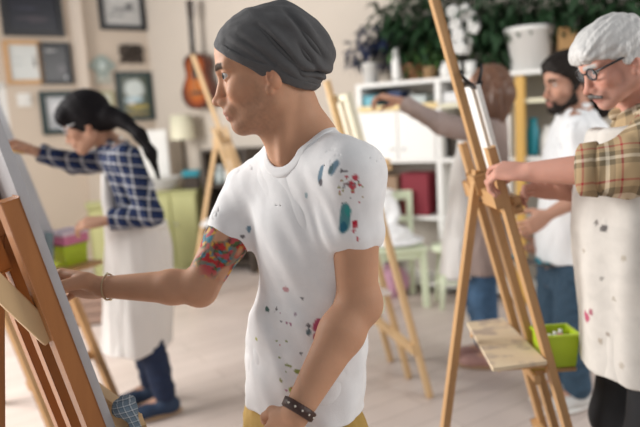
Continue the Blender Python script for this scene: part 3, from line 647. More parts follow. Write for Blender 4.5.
# dishes, lamp and board on the cabinet
zt2 = zc + 0.025
for i in range(3):
    p = P(162 + 3 * i, 190, 6.29 - 0.01 * i) * V(1, 1, 0) + UP * (zt2 + 0.001 + 0.046 * i); t = thing('dish', p, ('white dish at the bottom of the stack', 'white dish in the middle of the stack', 'white dish on top of the stack')[i] + ' on the olive green cabinet', 'dish', 'dishes on the olive cabinet')
    MB().lathe(p, [(0.001, 0.0), (0.08, 0.0), (0.15, 0.035), (0.158, 0.043), (0.145, 0.036), (0.075, 0.008), (0.001, 0.006)], 28).build('bowl', M['white'], t, True)
    MB().lathe(p + UP * 0.0405, [(0.152, 0), (0.16, 0.002), (0.16, 0.0045), (0.152, 0.0045)], 28).build('rim', M['white'], t, True)
p = P(193, 186, 6.33) * V(1, 1, 0) + UP * zt2; t = thing('tray', p, 'teal plastic tray on the olive green cabinet beside the white dishes', 'tray')
MB().abox(p + UP * 0.16, 0.085, 0.085, 0.03, 0.008).build('tub', M['teal'], t); MB().abox(p + UP * 0.0645, 0.075, 0.08, 0.064, 0.004).build('base', M['dark'], t)
p = P(187, 186, 6.5) * V(1, 1, 0) + UP * zt2; t = thing('table_lamp', p, 'cream cylindrical shade lamp on the olive green cabinet below the guitar', 'lamp')
MB().lathe(p, [(0.001, 0), (0.07, 0), (0.07, 0.015), (0.018, 0.03), (0.018, 0.62), (0.001, 0.62)], 20).build('base', M['dark'], t, True)
MB().lathe(p + UP * 0.50, [(0.125, 0), (0.11, 0.25), (0.106, 0.25), (0.121, 0)], 28).build('lamp_shade', M['cream'], t, True)
p = P(158, 192, 6.56) * V(1, 1, 0) + UP * zt2; t = thing('drawing_board', p, 'white board leaning behind the woman in blue plaid', 'board')
MB().box(p + UP * 0.30, V(1, -0.1, 0), V(0.1, 1, 0.1), UP, 0.15, 0.012, 0.30, 0.003).build('panel', M['white'], t)
m = MB(); m.box(p + UP * 0.60, V(1, -0.1, 0), V(0.1, 1, 0.1), UP, 0.152, 0.014, 0.012, 0.003); m.build('top_rail', M['white'], t)
# dark open rack beside the cabinet, behind the pale easel
u0, _ = onwall(211, 200, dB, nB, 0.3); u1, _ = onwall(252, 200, dB, nB, 0.3); 
t = thing('open_rack', BW((u0 + u1) / 2, 0.2, 0), 'dark open rack under the guitar behind the pale pine easel', 'rack')
for u in (u0, u1): MB().box(BW(u, 0.2, 0.6), dB, nB, UP, 0.018, 0.17, 0.6, 0.003).build('side_panel', M['dark'], t)
for z in (0.1, 0.5, 0.85, 1.19): MB().box(BW((u0 + u1) / 2, 0.2, z), dB, nB, UP, (u1 - u0) / 2 - 0.018, 0.17, 0.012, 0.002).build('shelf', M['dark'], t)
MB().box(BW((u0 + u1) / 2, 0.035, 0.6), dB, nB, UP, (u1 - u0) / 2 - 0.018, 0.006, 0.58, 0.0).build('back_panel', M['dark'], t)
gl = mat('grey_green_jar', (0.38, 0.43, 0.42), 0.3, 0.1)
for i, (fu, zz, mm, lb) in enumerate(((0.2, 0.862, gl, 'grey green jar'), (0.45, 0.862, M['white'], 'white jar'), (0.72, 0.862, gl, 'pale grey bottle'), (0.3, 0.512, M['teal'], 'teal jar'), (0.7, 0.512, M['cream'], 'cream jar'))):
    p = BW(u0 + (u1 - u0) * fu, 0.24, zz + .001); t = thing('jar', p, lb + (' on the upper shelf' if zz > 0.6 else ' on the lower shelf') + ' of the dark open rack under the guitar', 'jar', 'jars in the dark rack')
    hh = 0.16 + 0.05 * (i % 2); MB().lathe(p, [(0.001, 0), (0.055, 0), (0.06, 0.02), (0.06, hh * 0.7), (0.035, hh * 0.85), (0.035, hh)], 20, cap=True).build('body', mm, t, True); MB().lathe(p + UP * (hh + 0.001), [(0.038, 0), (0.038, 0.02)], 16, cap=True).build('lid', M['white'], t, True)

# ------------------------------------------------------------------ long shelf unit on the back wall
SD = 0.38
ua, _ = onwall(358, 90, dB, nB, SD); ub = ua + 3.15
zT = onwall(400, 81, dB, nB, SD)[1]; zM = onwall(400, 106, dB, nB, SD)[1]; zB = onwall(400, 159, dB, nB, SD)[1]
ucab, _ = onwall(437, 90, dB, nB, SD); uc2, _ = onwall(507, 90, dB, nB, SD); uo, _ = onwall(520, 110, dB, nB, SD)
print('shelf', ua, ub, zT, zM, zB, ucab, uc2, uo)
t = SH = thing('shelf_unit', BW((ua + ub) / 2, SD / 2, 0), 'long white shelf unit along the back wall carrying the potted plants', 'shelf')
MB().box(BW((ua + ub) / 2, SD / 2, zT - 0.015), dB, nB, UP, (ub - ua) / 2 + 0.02, SD / 2, 0.015, 0.003).build('top_board', M['white'], t)
for z, m_ in ((zM - 0.02, M['cream']), (zB - 0.015, M['white']), (0.62, M['white']), (0.08, M['white'])):
    MB().box(BW((ua + ub) / 2, SD / 2, z), dB, nB, UP, (ub - ua) / 2 - 0.02, SD / 2 - 0.004, 0.015, 0.002).build('shelf_board', m_, t)
for u in (ua, ucab, uc2, ub - 0.7, ub): MB().box(BW(u, SD / 2, (zT - 0.03) / 2), dB, nB, UP, 0.02, SD / 2 - 0.002, (zT - 0.03) / 2, 0.002).build('side_panel', M['white'], t)
MB().box(BW(uo, SD - 0.01, zT / 2 - 0.02), dB, nB, UP, 0.03, 0.03, zT / 2 - 0.02, 0.003).build('ochre_post', M['ochre'], t)
MB().box(BW((ua + ucab) / 2, SD + 0.004, zM - 0.01), dB, nB, UP, (ucab - ua) / 2, 0.006, 0.022, 0.002).build('ochre_strip', mat('pale_ochre', (0.74, 0.56, 0.26), 0.5), t)
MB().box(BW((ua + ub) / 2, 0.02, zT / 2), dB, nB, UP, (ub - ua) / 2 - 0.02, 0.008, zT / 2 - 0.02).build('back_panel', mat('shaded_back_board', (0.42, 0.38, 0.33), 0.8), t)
for i in range(2):
    w = (ucab - ua - 0.04) / 2; uc = ua + 0.02 + w * (i + 0.5)
    d = MB().box(BW(uc, SD - 0.008, (zM + zB) / 2 - 0.02), dB, nB, UP, w / 2 - 0.004, 0.012, (zM - zB) / 2 - 0.018, 0.003).build('door', M['white'], t)
    MB().ball(BW(uc + (w / 2 - 0.05) * (1 - 2 * i), SD + 0.012, zB + 0.08), 0.012, 8).build('knob', M['metal'], d, True)
# things in the shelf
def shelfthing(px, py0, py1, wpx, off, z, label, cat, name, m, kind='box', group=None, part='body'):
    u, _ = onwall(px, (py0 + py1) / 2, dB, nB, off); za = onwall(px, py1, dB, nB, off)[1] if z is None else z
    hh = max(0.03, onwall(px, py0, dB, nB, off)[1] - za); ww = abs(onwall(px + wpx / 2, py0, dB, nB, off)[0] - onwall(px - wpx / 2, py0, dB, nB, off)[0])
    p = BW(u, off, za + 0.001); t = thing(name, p, label, cat, group)
    if kind == 'box':
        MB().box(p + UP * hh / 2, dB, nB, UP, ww / 2, min(0.11, ww), hh / 2, 0.004).build(part, m, t)
        MB().box(p + UP * (hh + 0.004) , dB, nB, UP, ww / 2 + 0.004, min(0.11, ww) + 0.004, 0.004, 0.002).build('lid', m, t)
    elif kind == 'jar':
        r = ww / 2; MB().lathe(p, [(0.001, 0), (r * 0.8, 0), (r, hh * 0.15), (r, hh * 0.65), (r * 0.6, hh * 0.85), (r * 0.65, hh), (r * 0.5, hh)], 22, cap=True).build(part, m, t, True)
    elif kind == 'stack':
        n = max(2, int(hh / 0.02))
        for i in range(n): MB().box(p + UP * (hh * (i + 0.5) / n) + dB * random.uniform(-.01, .01), dB, nB, UP, ww / 2, 0.13, hh / n / 2 - 0.0015, 0.001).build('sheet_pile', m, t)
    return t
navy = mat('navy_cloth', (0.03, 0.05, 0.12), 0.7); wicker = mat('wicker', (0.42, 0.27, 0.14), 0.8, 0.25, 40)
shelfthing(375, 97, 105, 14, 0.24, zM, 'teal plastic tray in the top left compartment of the shelf unit', 'tray', 'tray', M['teal'])
shelfthing(400, 92, 103, 12, 0.22, zM, 'navy box in the top compartment of the shelf unit beyond the outstretched hand', 'box', 'box', navy)
shelfthing(412, 93, 104, 7, 0.22, zM, 'white jar in the top compartment beside the navy box', 'jar', 'jar', M['white'], 'jar')
shelfthing(424, 96, 103, 14, 0.22, zM, 'small grey paint pots box in the top compartment next to the divider', 'box', 'box', gl)
shelfthing(460, 92, 102, 22, 0.22, zM, 'stack of white papers in the shelf compartment right of the white doors', 'papers', 'paper_stack', M['paper'], 'stack')
shelfthing(490, 90, 101, 12, 0.22, zM, 'dark brown box in the shelf compartment behind the woman with long brown hair', 'box', 'box', M['dark'])
shelfthing(457, 128, 158, 8, 0.22, zB, 'dark folder box on the middle shelf under the papers', 'box', 'file_box', M['dark'])
shelfthing(470, 134, 157, 14, 0.22, zB, 'cream file box on the middle shelf beside the dark folder box', 'box', 'file_box', M['cream'])
shelfthing(533, 118, 150, 13, 0.24, zB, 'teal jar on the shelf right of the ochre post', 'jar', 'jar', M['teal'], 'jar')
shelfthing(514, 90, 108, 5, 0.24, zM - 0.004 if False else zM, 'white bottle on the shelf left of the ochre post', 'bottle', 'bottle', M['white'], 'jar')
shelfthing(548, 126, 148, 16, 0.24, zB, 'white pot on the shelf behind the bearded man', 'pot', 'pot', M['white'], 'jar')
# tilted grey box/sheet by the ochre post
u, z = onwall(545, 122, dB, nB, SD + 0.02); p = BW(u, 0.2, zM - 0.005)
shelfthing(420, 173, 195, 26, 0.26, 0.635, 'dark red bag in the lower compartment of the shelf unit', 'bag', 'bag', M['red'])
shelfthing(395, 176, 190, 16, 0.26, 0.635, 'brown cardboard box in the lower compartment left of the dark red bag', 'box', 'cardboard_box', mat('cardboard', (0.30, 0.20, 0.13), 0.8))
# ------------------------------------------------------------------ plants
def leafmesh(pts, m, name, parent, size, droop=0.5, seed=1, spread=1.0, wid=0.42):
    rnd = random.Random(seed); b = bmesh.new()
    for c, out in pts:
        d = nrm(np.asarray(out) + V(rnd.uniform(-1, 1), rnd.uniform(-1, 1), rnd.uniform(-0.8, 0.9)) * spread); s = nrm(np.cross(d, V(rnd.uniform(-.4, .4), rnd.uniform(-.4, .4), 1))); n = np.cross(s, d); L_ = size * rnd.uniform(0.65, 1.25); W_ = L_ * wid * rnd.uniform(.8, 1.2); rows = []
        for tt, wf in ((0, .12), (.25, .8), (.55, 1), (.8, .6), (1, .04)):
            q = c + d * L_ * tt - UP * droop * L_ * tt * tt
            rows.append([b.verts.new(Vector(q - s * W_ / 2 * wf + n * W_ * .12 * wf)), b.verts.new(Vector(q)), b.verts.new(Vector(q + s * W_ / 2 * wf + n * W_ * .12 * wf))])
        for i in range(4):
            for j in range(2): b.faces.new((rows[i][j], rows[i][j + 1], rows[i + 1][j + 1], rows[i + 1][j]))
    for v in b.verts:
        k = (np.array(v.co) - COR).dot(nB)
        if k < 0.045: v.co = Vector(np.array(v.co) + nB * (0.045 + 0.12 * (0.045 - k) / (1 + 4 * abs(k)) - k))
        if zT is not None and v.co.z < zT + 0.006 and (np.array(v.co) - COR).dot(nB) < SD + 0.03: v.co.z = zT + 0.006 + 0.02 * (zT - v.co.z)
    me = bpy.data.meshes.new(name); b.to_mesh(me); b.free(); return link(name, me, parent, [m], True)
def plant(label, px, off, pot, potm, blobs, lm, size, seed, stems=8, cat='plant', name='potted_plant', droop=.5, z=None, wid=.42):
    """blobs: (px, py, radius m, leaves); pot: (bottom radius, top radius, height)"""
    rnd = random.Random(seed); u, _ = onwall(px, 70, dB, nB, off); z = zT if z is None else z; p = BW(u, off, z + 0.001); t = thing(name, p, label, cat); rb, rt, h = pot
    MB().lathe(p, [(0.001, 0), (rb, 0), (rt, h * .9), (rt * 1.06, h * .9), (rt * 1.06, h), (rt * .93, h), (rt * .9, h * .86)], 26).build('pot', potm, t, True)
    MB().lathe(p + UP * h * .87, [(0.001, 0), (rt * .9, 0)], 20).build('soil', M['soil'], t)
    pts = []; sm_ = MB(); top = p + UP * h * .85
    for (bx_, by_, br, n) in blobs:
        bu, bz = onwall(bx_, by_, dB, nB, off); c = BW(bu, off, bz); mid = (top + c) / 2 + V(rnd.uniform(-.03, .03), rnd.uniform(-.03, .03), .04)
        sm_.tube([top, mid, c], [0.008, .006, .004], 6)
        for _ in range(n):
            o = nrm(V(*[rnd.gauss(0, 1) for _ in range(3)])); 
            if off - 0.03 + o.dot(nB) * br < 0.03: o = o - nB * (o.dot(nB)) * 1.6
            o = nrm(o) * br * rnd.random() ** .45; pts.append((c + o, o / br))
    sm_.build('stems', M['stem'], t, True); leafmesh(pts, lm, 'foliage', t, size, droop, seed, .8, wid); return t
plant('dark navy leaved plant in a white pot at the left end of the shelf', 371, 0.22, (0.06, 0.075, 0.17), M['white'], [(360, 50, .10, 60), (372, 36, .12, 80), (386, 42, .12, 80), (388, 60, .08, 40), (356, 62, .05, 20)], M['leafblue'], .08, 3)
plant('large dark green trailing plant in a terracotta pot on the shelf', 414, 0.2, (0.08, 0.10, 0.13), M['terracotta'], [(395, 18, .18, 90), (418, 10, .22, 130), (425, 35, .2, 120), (405, 42, .15, 80), (440, 20, .2, 110), (448, 45, .12, 50), (385, 25, .12, 40), (420, 58, .12, 50)], M['leaf'], .11, 5)
plant('fresh green leafy plant in a wicker pot between the trailing plant and the easel mast', 430, 0.28, (0.05, 0.06, 0.09), wicker, [(415, 62, .06, 20), (428, 52, .08, 24), (436, 60, .05, 14), (390, 50, .04, 8)], M['leaflight'], .08, 6)
plant('dark bushy plant in a brown pot behind the woman with long brown hair', 494, 0.18, (0.09, 0.11, 0.14), M['dark'], [(492, 20, .2, 120), (500, 42, .14, 110), (488, 55, .10, 80), (478, 10, .18, 90), (470, 30, .10, 40), (502, 58, .08, 60), (462, 8, .14, 60)], M['leaf'], .10, 8)
plant('green plant in the large white pot on the shelf above the bearded man', 530, 0.22, (0.125, 0.165, 0.30), M['white'], [(525, 18, .13, 60), (512, 6, .12, 50), (545, 6, .14, 60), (530, 24, .08, 30), (560, 10, .10, 40)], M['leaf'], .12, 9)
plant('dark leaved plant in a dark red pot at the right end of the shelf', 606, 0.2, (0.09, 0.12, 0.22), M['red'], [(585, 4, .16, 70), (610, 8, .18, 90), (632, 6, .18, 90), (620, 25, .12, 60), (575, 12, .08, 30), (640, 30, .12, 50)], M['leaf'], .12, 10)
# white flowered pot
for px, hh in ((446, 62),):
    shelfthing(px, hh, 78, 11, 0.33, zT, 'white ceramic ' + ('jug left of the easel mast') + ' on the shelf top', 'vase', 'vase', M['white'], 'jar')
shelfthing(396, 48, 82, 8, 0.335, zT, 'tall white narrow vase on the shelf between the navy plant and the trailing plant', 'vase', 'vase', M['white'], 'jar')
shelfthing(570, 30, 66, 18, 0.16, zT, 'brown wooden box on the shelf right of the large white pot', 'box', 'wooden_box', mat('honey_box_wood', (.36, .20, .07), .6, .1, 8))
def orchid(px, label, seed):
    rnd = random.Random(seed); u, _ = onwall(px, 60, dB, nB, .3); p = BW(u, .315, zT + .001); t = thing('orchid', p, label, 'flower')
    MB().lathe(p, [(0.001, 0), (.032, 0), (.042, .1), (.038, .1), (.035, .085)], 18).build('pot', M['white'], t, True); s = MB(); s.tube([p + UP * .05, p + UP * .25 + dB * .02, p + UP * .42 - dB * .03], .005, 6); s.build('stem', M['stem'], t, True)
    for i in range(7):
        c = p + UP * (.2 + .045 * i) + dB * rnd.uniform(-.06, .06) + nB * rnd.uniform(-.02, .08); k = MB()
        for j in range(5):
            a = 2 * math.pi * j / 5; k.ball(c + dB * .028 * math.cos(a) + UP * .028 * math.sin(a), (.024, .012, .024), 8)
        k.build('blossom', M['white'], t, True)
orchid(457, 'white blossoming orchid on the shelf just right of the easel mast', 2); orchid(471, 'white blossoming orchid on the shelf nearer the woman with long brown hair', 4)
# ------------------------------------------------------------------ pale green chair, stool, table under the shelf
cg = G(418, 306); ya = math.radians(25)
def chair(c, yaw, lab):
    a = V(math.cos(yaw), math.sin(yaw), 0); b = V(-math.sin(yaw), math.cos(yaw), 0); c = np.asarray(c, float) * V(1, 1, 0); t = thing('wooden_chair', c, lab, 'chair'); m = M['palegreen']
    MB().box(c + UP * .445, a, b, UP, .20, .20, .016, .008).build('seat', m, t)
    for sx in (-1, 1):
        MB().beam(c + a * .18 * sx - b * .18, c + a * .165 * sx - b * .165 + UP * .43, a, .04, .04).build('leg', m, t)
        MB().beam(c + a * .18 * sx + b * .19, c + a * .18 * sx + b * .20 + UP * .84, a, .036, .036).build('leg', m, t)
    MB().box(c + UP * .40, a, b, UP, .165, .165, .03, .003).build('apron_frame', m, t)
    for z, h in ((.81, .035), (.62, .022)): MB().box(c + b * .2 + UP * z, a, b, UP, .165, .011, h, .004).build('back_rail', m, t)
    for x in (-.07, .07): MB().box(c + b * .2 + a * x + UP * .71, a, b, UP, .016, .008, .07, .002).build('back_slat', m, t)
    return t, c, a, b
CH, c, a, b = chair(cg + V(-0.14, 0.13, 0), math.radians(8), 'pale green wooden chair with a white cloth over it under the shelf unit')
f = Field(); f.ell(c + UP * .492, (.225, .225, .024), .02); f.ell(c - a * .04 + UP * .545, (.17, .16, .065), .04)
f.cone(c - a * .20 + UP * .50 - b * .05, c - a * .262 + UP * .24 - b * .05, .022, .03, .04); f.cone(c - a * .20 + UP * .50 + b * .1, c - a * .262 + UP * .2 + b * .1, .022, .03, .05)
f.ell(c - a * .06 + b * .155 + UP * .68, (.15, .024, .18), .03); f.ell(c - a * .06 + b * .19 + UP * .852, (.125, .05, .012), .03)
me = field_mesh(f, 'white_cloth', .012, disp=lambda v, n: .012 * nz(v, 14) + .008 * nz(v, 30, 5))
o = link('draped_cloth', me, None, [mat('bright_white_cloth', (.88, .88, .88), .9, .02)]); tag(o, 'crumpled white cloth lying on the pale green chair', 'cloth')
f = Field(); f.ell(c + b * .12 + UP * .58 + a * .03, (.11, .04, .10), .02); me = field_mesh(f, 'pink', .012, disp=lambda v, n: .012 * nz(v, 16))
f = Field(); f.ell(G(397, 300) + V(-.03, .12, .13), (.15, .11, .13), .02); me = field_mesh(f, 'pink_bag', .014, disp=lambda v, n: .02 * nz(v, 9)); o = link('bag', me, None, [mat('pink_cloth', (.62, .34, .47), .7, .15, 9)]); tag(o, 'pink cloth bag on the floor behind the pale green chair', 'bag')
st = G(457, 312) + V(0.02, .18, 0); t = thing('stool', st * V(1, 1, 0), 'pale green stool behind the apron of the woman with long brown hair', 'stool'); st = st * V(1, 1, 0)
MB().lathe(st + UP * .43, [(0.001, 0), (.16, 0), (.165, .015), (.16, .03), (.001, .03)], 24).build('seat', M['palegreen'], t, True)
for i in range(4):
    q = math.pi / 4 + i * math.pi / 2; e = V(math.cos(q), math.sin(q), 0); MB().tube([st + e * .16, st + e * .11 + UP * .43], .018, 8).build('leg', M['palegreen'], t, True)
MB().tube([st + V(math.cos(q), math.sin(q), 0) * .135 + UP * .2 for q in [2 * math.pi * i / 16 for i in range(17)]], .008, 6).build('ring', M['palegreen'], t, True)
# ------------------------------------------------------------------ people
def frame(fwd, pitch=0.0, roll=0.0):
    """head axes as columns: forward, left, up; pitch > 0 looks down"""
    f = nrm(V(fwd[0], fwd[1], 0)); l = np.cross(UP, f); f2 = f * math.cos(pitch) - UP * math.sin(pitch); u2 = np.cross(f2, l)
    l2 = l * math.cos(roll) + u2 * math.sin(roll); u3 = np.cross(f2, l2); return np.stack([f2, l2, u3], 1)
class Head:
    def __init__(s, o, fwd, pitch=0.0, sc=1.0, roll=0.0): s.o = np.asarray(o, float); s.R = frame(fwd, pitch, roll); s.s = sc
    def w(s, x, y, z): return s.o + s.R @ (V(x, y, z) * s.s)
    def d(s, x, y, z): return nrm(s.R @ V(x, y, z))
    def loc(s, v): return ((v - s.o) @ s.R) / s.s
    def ell(s, F, c, r, k=0.01, rx=0.0, ry=0.0, rz=0.0, **kw):
        R = Matrix.Rotation(rz, 3, 'Z') @ Matrix.Rotation(ry, 3, 'Y') @ Matrix.Rotation(rx, 3, 'X')
        F.ell(s.w(*c), np.asarray(r) * s.s, k * s.s, R=s.R @ np.array(R), **kw)
    def cone(s, F, a, b, ra, rb, k=0.01, **kw): F.cone(s.w(*a), s.w(*b), ra * s.s, rb * s.s, k * s.s, **kw)
def head_field(F, h, nose=1.0, jaw=1.0, chin_back=0.0, fine=True, mouth=True):
    E_, C_ = h.ell, h.cone
    E_(F, (-.010, 0, .030), (.098, .075, .086), .02)
    E_(F, (.034, 0, .038), (.058, .062, .056), .02)
    E_(F, (.034, 0, -.045), (.056, .055, .066), .03)
    for s in (-1, 1):
        C_(F, (-.004, .050 * s * jaw, -.066), (.070 - chin_back, .014 * s, -.100), .017, .016, .03)
        C_(F, (-.01, .052 * s, -.02), (-.004, .050 * s * jaw, -.066), .02, .018, .03)
        E_(F, (.058, .044 * s, -.032), (.024, .018, .020), .02)
        C_(F, (.086, .010 * s, .016), (.072, .048 * s, .018), .0115, .009, .014)
    E_(F, (.080 - chin_back, 0, -.101), (.017, .019, .016), .018)
    C_(F, (.0865, 0, .004), (.106, 0, -.041), .0075, .0095 * nose, .011)
    E_(F, (.1085, 0, -.0435), (.0125 * nose, .0105, .0095), .008)
    for s in (-1, 1): E_(F, (.0985, .0125 * s, -.0475), (.010, .0065, .0075), .007)
    if mouth:
        E_(F, (.086 - chin_back * .2, 0, -.066), (.016, .030, .018), .016)
        E_(F, (.0965 - chin_back * .3, 0, -.0695), (.0085, .022, .0062), .006)
        E_(F, (.0935 - chin_back * .45, 0, -.0815), (.0090, .020, .0070), .006)
        for s in (-1, 1): E_(F, (.1005, .0055 * s, -.0535), (.007, .0035, .0025), .003, op='s')
    for s in (-1, 1):
        E_(F, (.094, .031 * s, .000), (.0185, .0165, .0115), .012, op='s')
        if fine:
            E_(F, (.0735, .031 * s, .0005), (.0148, .0148, .0140), .004)
            E_(F, (.084, .0345 * s, .0005), (.0165, .0130, .0056), .002, op='s')
        # ear
        E_(F, (-.012, .0785 * s, -.026), (.0140, .0060, .022), .004, ry=.25, rz=.35 * s)
        E_(F, (-.006, .0840 * s, -.018), (.008, .0055, .015), .003, op='s', ry=.25, rz=.35 * s); C_(F, (-.012, .074 * s, -.03), (-.014, .066 * s, -.02), .012, .018, .006)
        E_(F, (.000, .0775 * s, -.046), (.008, .006, .010), .005)
def cube_sphere(c, r, n=10):
    vs, fs = [], []
    for ax in range(3):
        for sg in (-1, 1):
            g = np.linspace(-1, 1, n + 1); b = len(vs)
            for i in g:
                for j in g:
                    p = np.zeros(3); p[ax] = sg; p[(ax + 1) % 3] = math.tan(i * math.pi / 4); p[(ax + 2) % 3] = math.tan(j * math.pi / 4); vs.append(p / np.linalg.norm(p))
            for i in range(n):
                for j in range(n):
                    q = [b + i * (n + 1) + j, b + (i + 1) * (n + 1) + j, b + (i + 1) * (n + 1) + j + 1, b + i * (n + 1) + j + 1]; fs.append(q if sg > 0 else q[::-1])
    return np.asarray(c) + np.array(vs) * r, np.array(fs)
def eyes(h, n=14):
    return [cube_sphere(h.w(.0735, .031 * s, .0), .0132 * h.s, n) for s in (-1, 1)]
def blend(c, t, m): return c + (np.asarray(t) - c) * m[:, None]
def sstep(a, b, x): t = np.clip((x - a) / (b - a), 0, 1); return t * t * (3 - 2 * t)
def skin_cols(v, h, base, brow=(.05, .032, .022), stub=0.0, lip=(.46, .20, .17), nbody=None, gaze=(1, 0, 0), iris=(.10, .13, .14), stubc=(.16, .10, .075), brow_w=1.0):
    c = np.tile(np.asarray(base, float), (len(v), 1)); q = h.loc(v); x, y, z = q.T; ay = np.abs(y); near = (np.abs(x) < .14) & (np.abs(z) < .15) & (ay < .12)
    n1 = nz(v, 18, 3); c *= (1 + .05 * n1)[:, None]
    g = lambda cx, cy, cz, rx, ry, rz: np.exp(-(((x - cx) / rx) ** 2 + ((ay - cy) / ry) ** 2 + ((z - cz) / rz) ** 2)) * near
    c = blend(c, np.asarray(base) * (1.0, .80, .76), .6 * g(.06, .04, -.035, .03, .022, .022)); c = blend(c, np.asarray(base) * (1.0, .76, .70), .6 * g(.112, 0, -.045, .014, .014, .014)); c = blend(c, np.asarray(base) * (.98, .72, .66), .7 * g(-.01, .078, -.022, .02, .01, .03))
    if stub:
        m = sstep(-.030, -.066, z) * sstep(-.03, .03, x) * sstep(-.145, -.115, z) * near; m = np.maximum(m, .7 * sstep(.032, .008, np.abs(x - .012)) * sstep(.03, -.0, z) * sstep(.05, .06, ay) * near * sstep(-.10, -.05, z)); m *= 1 - .85 * g(.09, 0.03, -.045, .03, .02, .016)
        n2 = nz(v, 160, 1); c = blend(c, stubc, np.clip(m * stub * (1 + .5 * n2), 0, 1))
    c = blend(c, lip, np.clip(1.35 * (g(.098, 0, -.0705, .013, .019, .0045) + g(.094, 0, -.0815, .016, .018, .0052)), 0, .85))
    bz = .0185 - .10 * np.clip(ay - .03, 0, 1) ** 1 * 1.2 + .15 * np.clip(.03 - ay, 0, 1) * -0.3
    m = sstep(.0085, .0045, np.abs(z - bz - .003)) * sstep(.008, .014, ay) * sstep(.058, .046, ay) * (x > .045) * near * brow_w; c = blend(c, brow, np.clip(m * (1.15 + .3 * nz(v, 250, 2)), 0, 1))
    c = blend(c, (.12, .045, .04), np.clip(.8 * g(.096, 0, -.0757, .018, .021, .0016), 0, .8)); c = blend(c, (.03, .02, .016), np.clip(1.2 * g(.0875, .034, .0058, .010, .014, .0018) + .5 * g(.0865, .034, -.0048, .010, .013, .0016), 0, .9)); c = blend(c, np.asarray(base) * .8, .5 * g(.085, .03, -.013, .012, .014, .006))
    if nbody is not None and nbody < len(v):
        e = q[nbody:]; cc = np.tile(np.array([.50, .46, .43]), (len(e), 1)); gz = nrm(gaze)
        for s in (-1, 1):
            m = (e[:, 1] * s > 0); d = nrm_rows(e[m] - V(.0735, .031 * s, 0)); a = np.arccos(np.clip(d @ gz, -1, 1))
            k = np.tile(np.array([.50, .46, .43]), (m.sum(), 1)); k = blend(k, iris, (a < .47).astype(float)); k = blend(k, (.01, .01, .01), (a < .20).astype(float)); cc[m] = k
        c[nbody:] = cc
    return np.clip(c, 0, 1)
def nrm_rows(a): return a / np.linalg.norm(a, axis=1)[:, None]
def hand_field(F, w, d, n, s, curl=(.5, .7, .5), sc=1.0, thumb=(.6, .3), index=None, spread=.08, k=.006, thumb_out=.8):
    """wrist w, direction d, palm normal n, thumb side s; fingers bend towards n"""
    d = nrm(d); n = nrm(n - d * np.dot(n, d)); s = nrm(s - d * np.dot(s, d) - n * np.dot(s, n)); w = np.asarray(w, float)
    rot = lambda v, ax, a: v * math.cos(a) + np.cross(ax, v) * math.sin(a) + ax * ax.dot(v) * (1 - math.cos(a))
    ax = np.cross(d, n); off = (.030, .010, -.010, -.028); L = ((.045, .026, .021), (.050, .030, .022), (.046, .028, .021), (.036, .021, .019)); R = (.0092, .0095, .0090, .0080)
    F.ell(w + d * .048 * sc, V(.052, .040, .0155) * sc, .02, R=np.stack([d, s, n], 1))
    tips = []
    for i in range(4):
        kn = w + (d * (.092 - .006 * (i == 3) - .003 * (i == 0)) + s * off[i]) * sc - n * .003 * sc
        F.cone(w + (d * .02 + s * off[i] * .5) * sc, kn, .013 * sc, .0108 * sc, .012)
        p = kn; ang = 0; cu = curl if (index is None or i) else index
        dd0 = nrm(d + s * spread * (1.5 - i) / 1.5)
        for j in range(3):
            ang += cu[j]; dd = rot(dd0, ax, ang); q = p + dd * L[i][j] * sc; r0 = R[i] * (1 - .10 * j) * sc; F.cone(p, q, r0, R[i] * (1 - .10 * (j + 1)) * sc, .004 if j == 0 else .003); p = q
        tips.append(p)
    b = w + (d * .022 + s * .024 + n * .006) * sc; td = nrm(d * .75 + s * thumb_out + n * thumb[0]); m = b + td * .040 * sc; F.cone(b, m, .0155 * sc, .0125 * sc, .012)
    td2 = nrm(d * 1.0 + s * (thumb_out - .45) + n * thumb[0] * .8); q = m + td2 * .034 * sc; F.cone(m, q, .0118 * sc, .0102 * sc, .004); td3 = nrm(d * 1.0 + s * (thumb_out - .7) + n * (thumb[0] + thumb[1])); e = q + td3 * .027 * sc; F.cone(q, e, .0102 * sc, .0082 * sc, .003)
    tips.append(e); return tips
def shoe(name, ank, d, m, sole, parent, L=.27, sc=1.0):
    d = nrm(V(d[0], d[1], 0)); s = np.cross(UP, d); a = np.asarray(ank, float) * V(1, 1, 0); R = np.stack([d, s, UP], 1); F = Field()
    F.cone(a + UP * .075 * sc, a + UP * .05 * sc, .045 * sc, .046 * sc, .02); F.ell(a + d * .06 * sc + UP * .045 * sc, V(.115, .042, .034) * sc, .03, R=R); F.ell(a + d * .13 * sc + UP * .036 * sc, V(.062, .046, .026) * sc, .03, R=R); F.ell(a - d * .03 * sc + UP * .045 * sc, V(.04, .036, .04) * sc, .03, R=R)
    o = link(name, field_mesh(F, name, .008), parent, [m]); S = Field(); S.ell(a + d * .06 * sc + UP * .012, V(.150 * sc, .050 * sc, .0115), .01, R=R); link('sole', field_mesh(S, 'sole', .007), o, [sole]); return o
def person(name, body_me, m, label):
    o = link(name, body_me, None, [m]); return tag(o, label, 'person')
skinM = vmat('skin', 0.55, 0.10, 260, 0.10, 0.22)
def tube_part(name, pts, r, m, parent, seg=8): return MB().tube(pts, r, seg).build(name, m, parent, True)
def wrap(axis_p, axis_d, r0, r1, w, m, name, parent, seg=28, th=.004):
    return MB().lathe(np.asarray(axis_p) - nrm(axis_d) * w / 2, [(r0, 0), (r0 + th, .1 * w), (r1 + th, .9 * w), (r1, w), (r1 - .003, w), (r0 - .003, 0), (r0, 0)], seg, axis_d).build(name, m, parent, True)

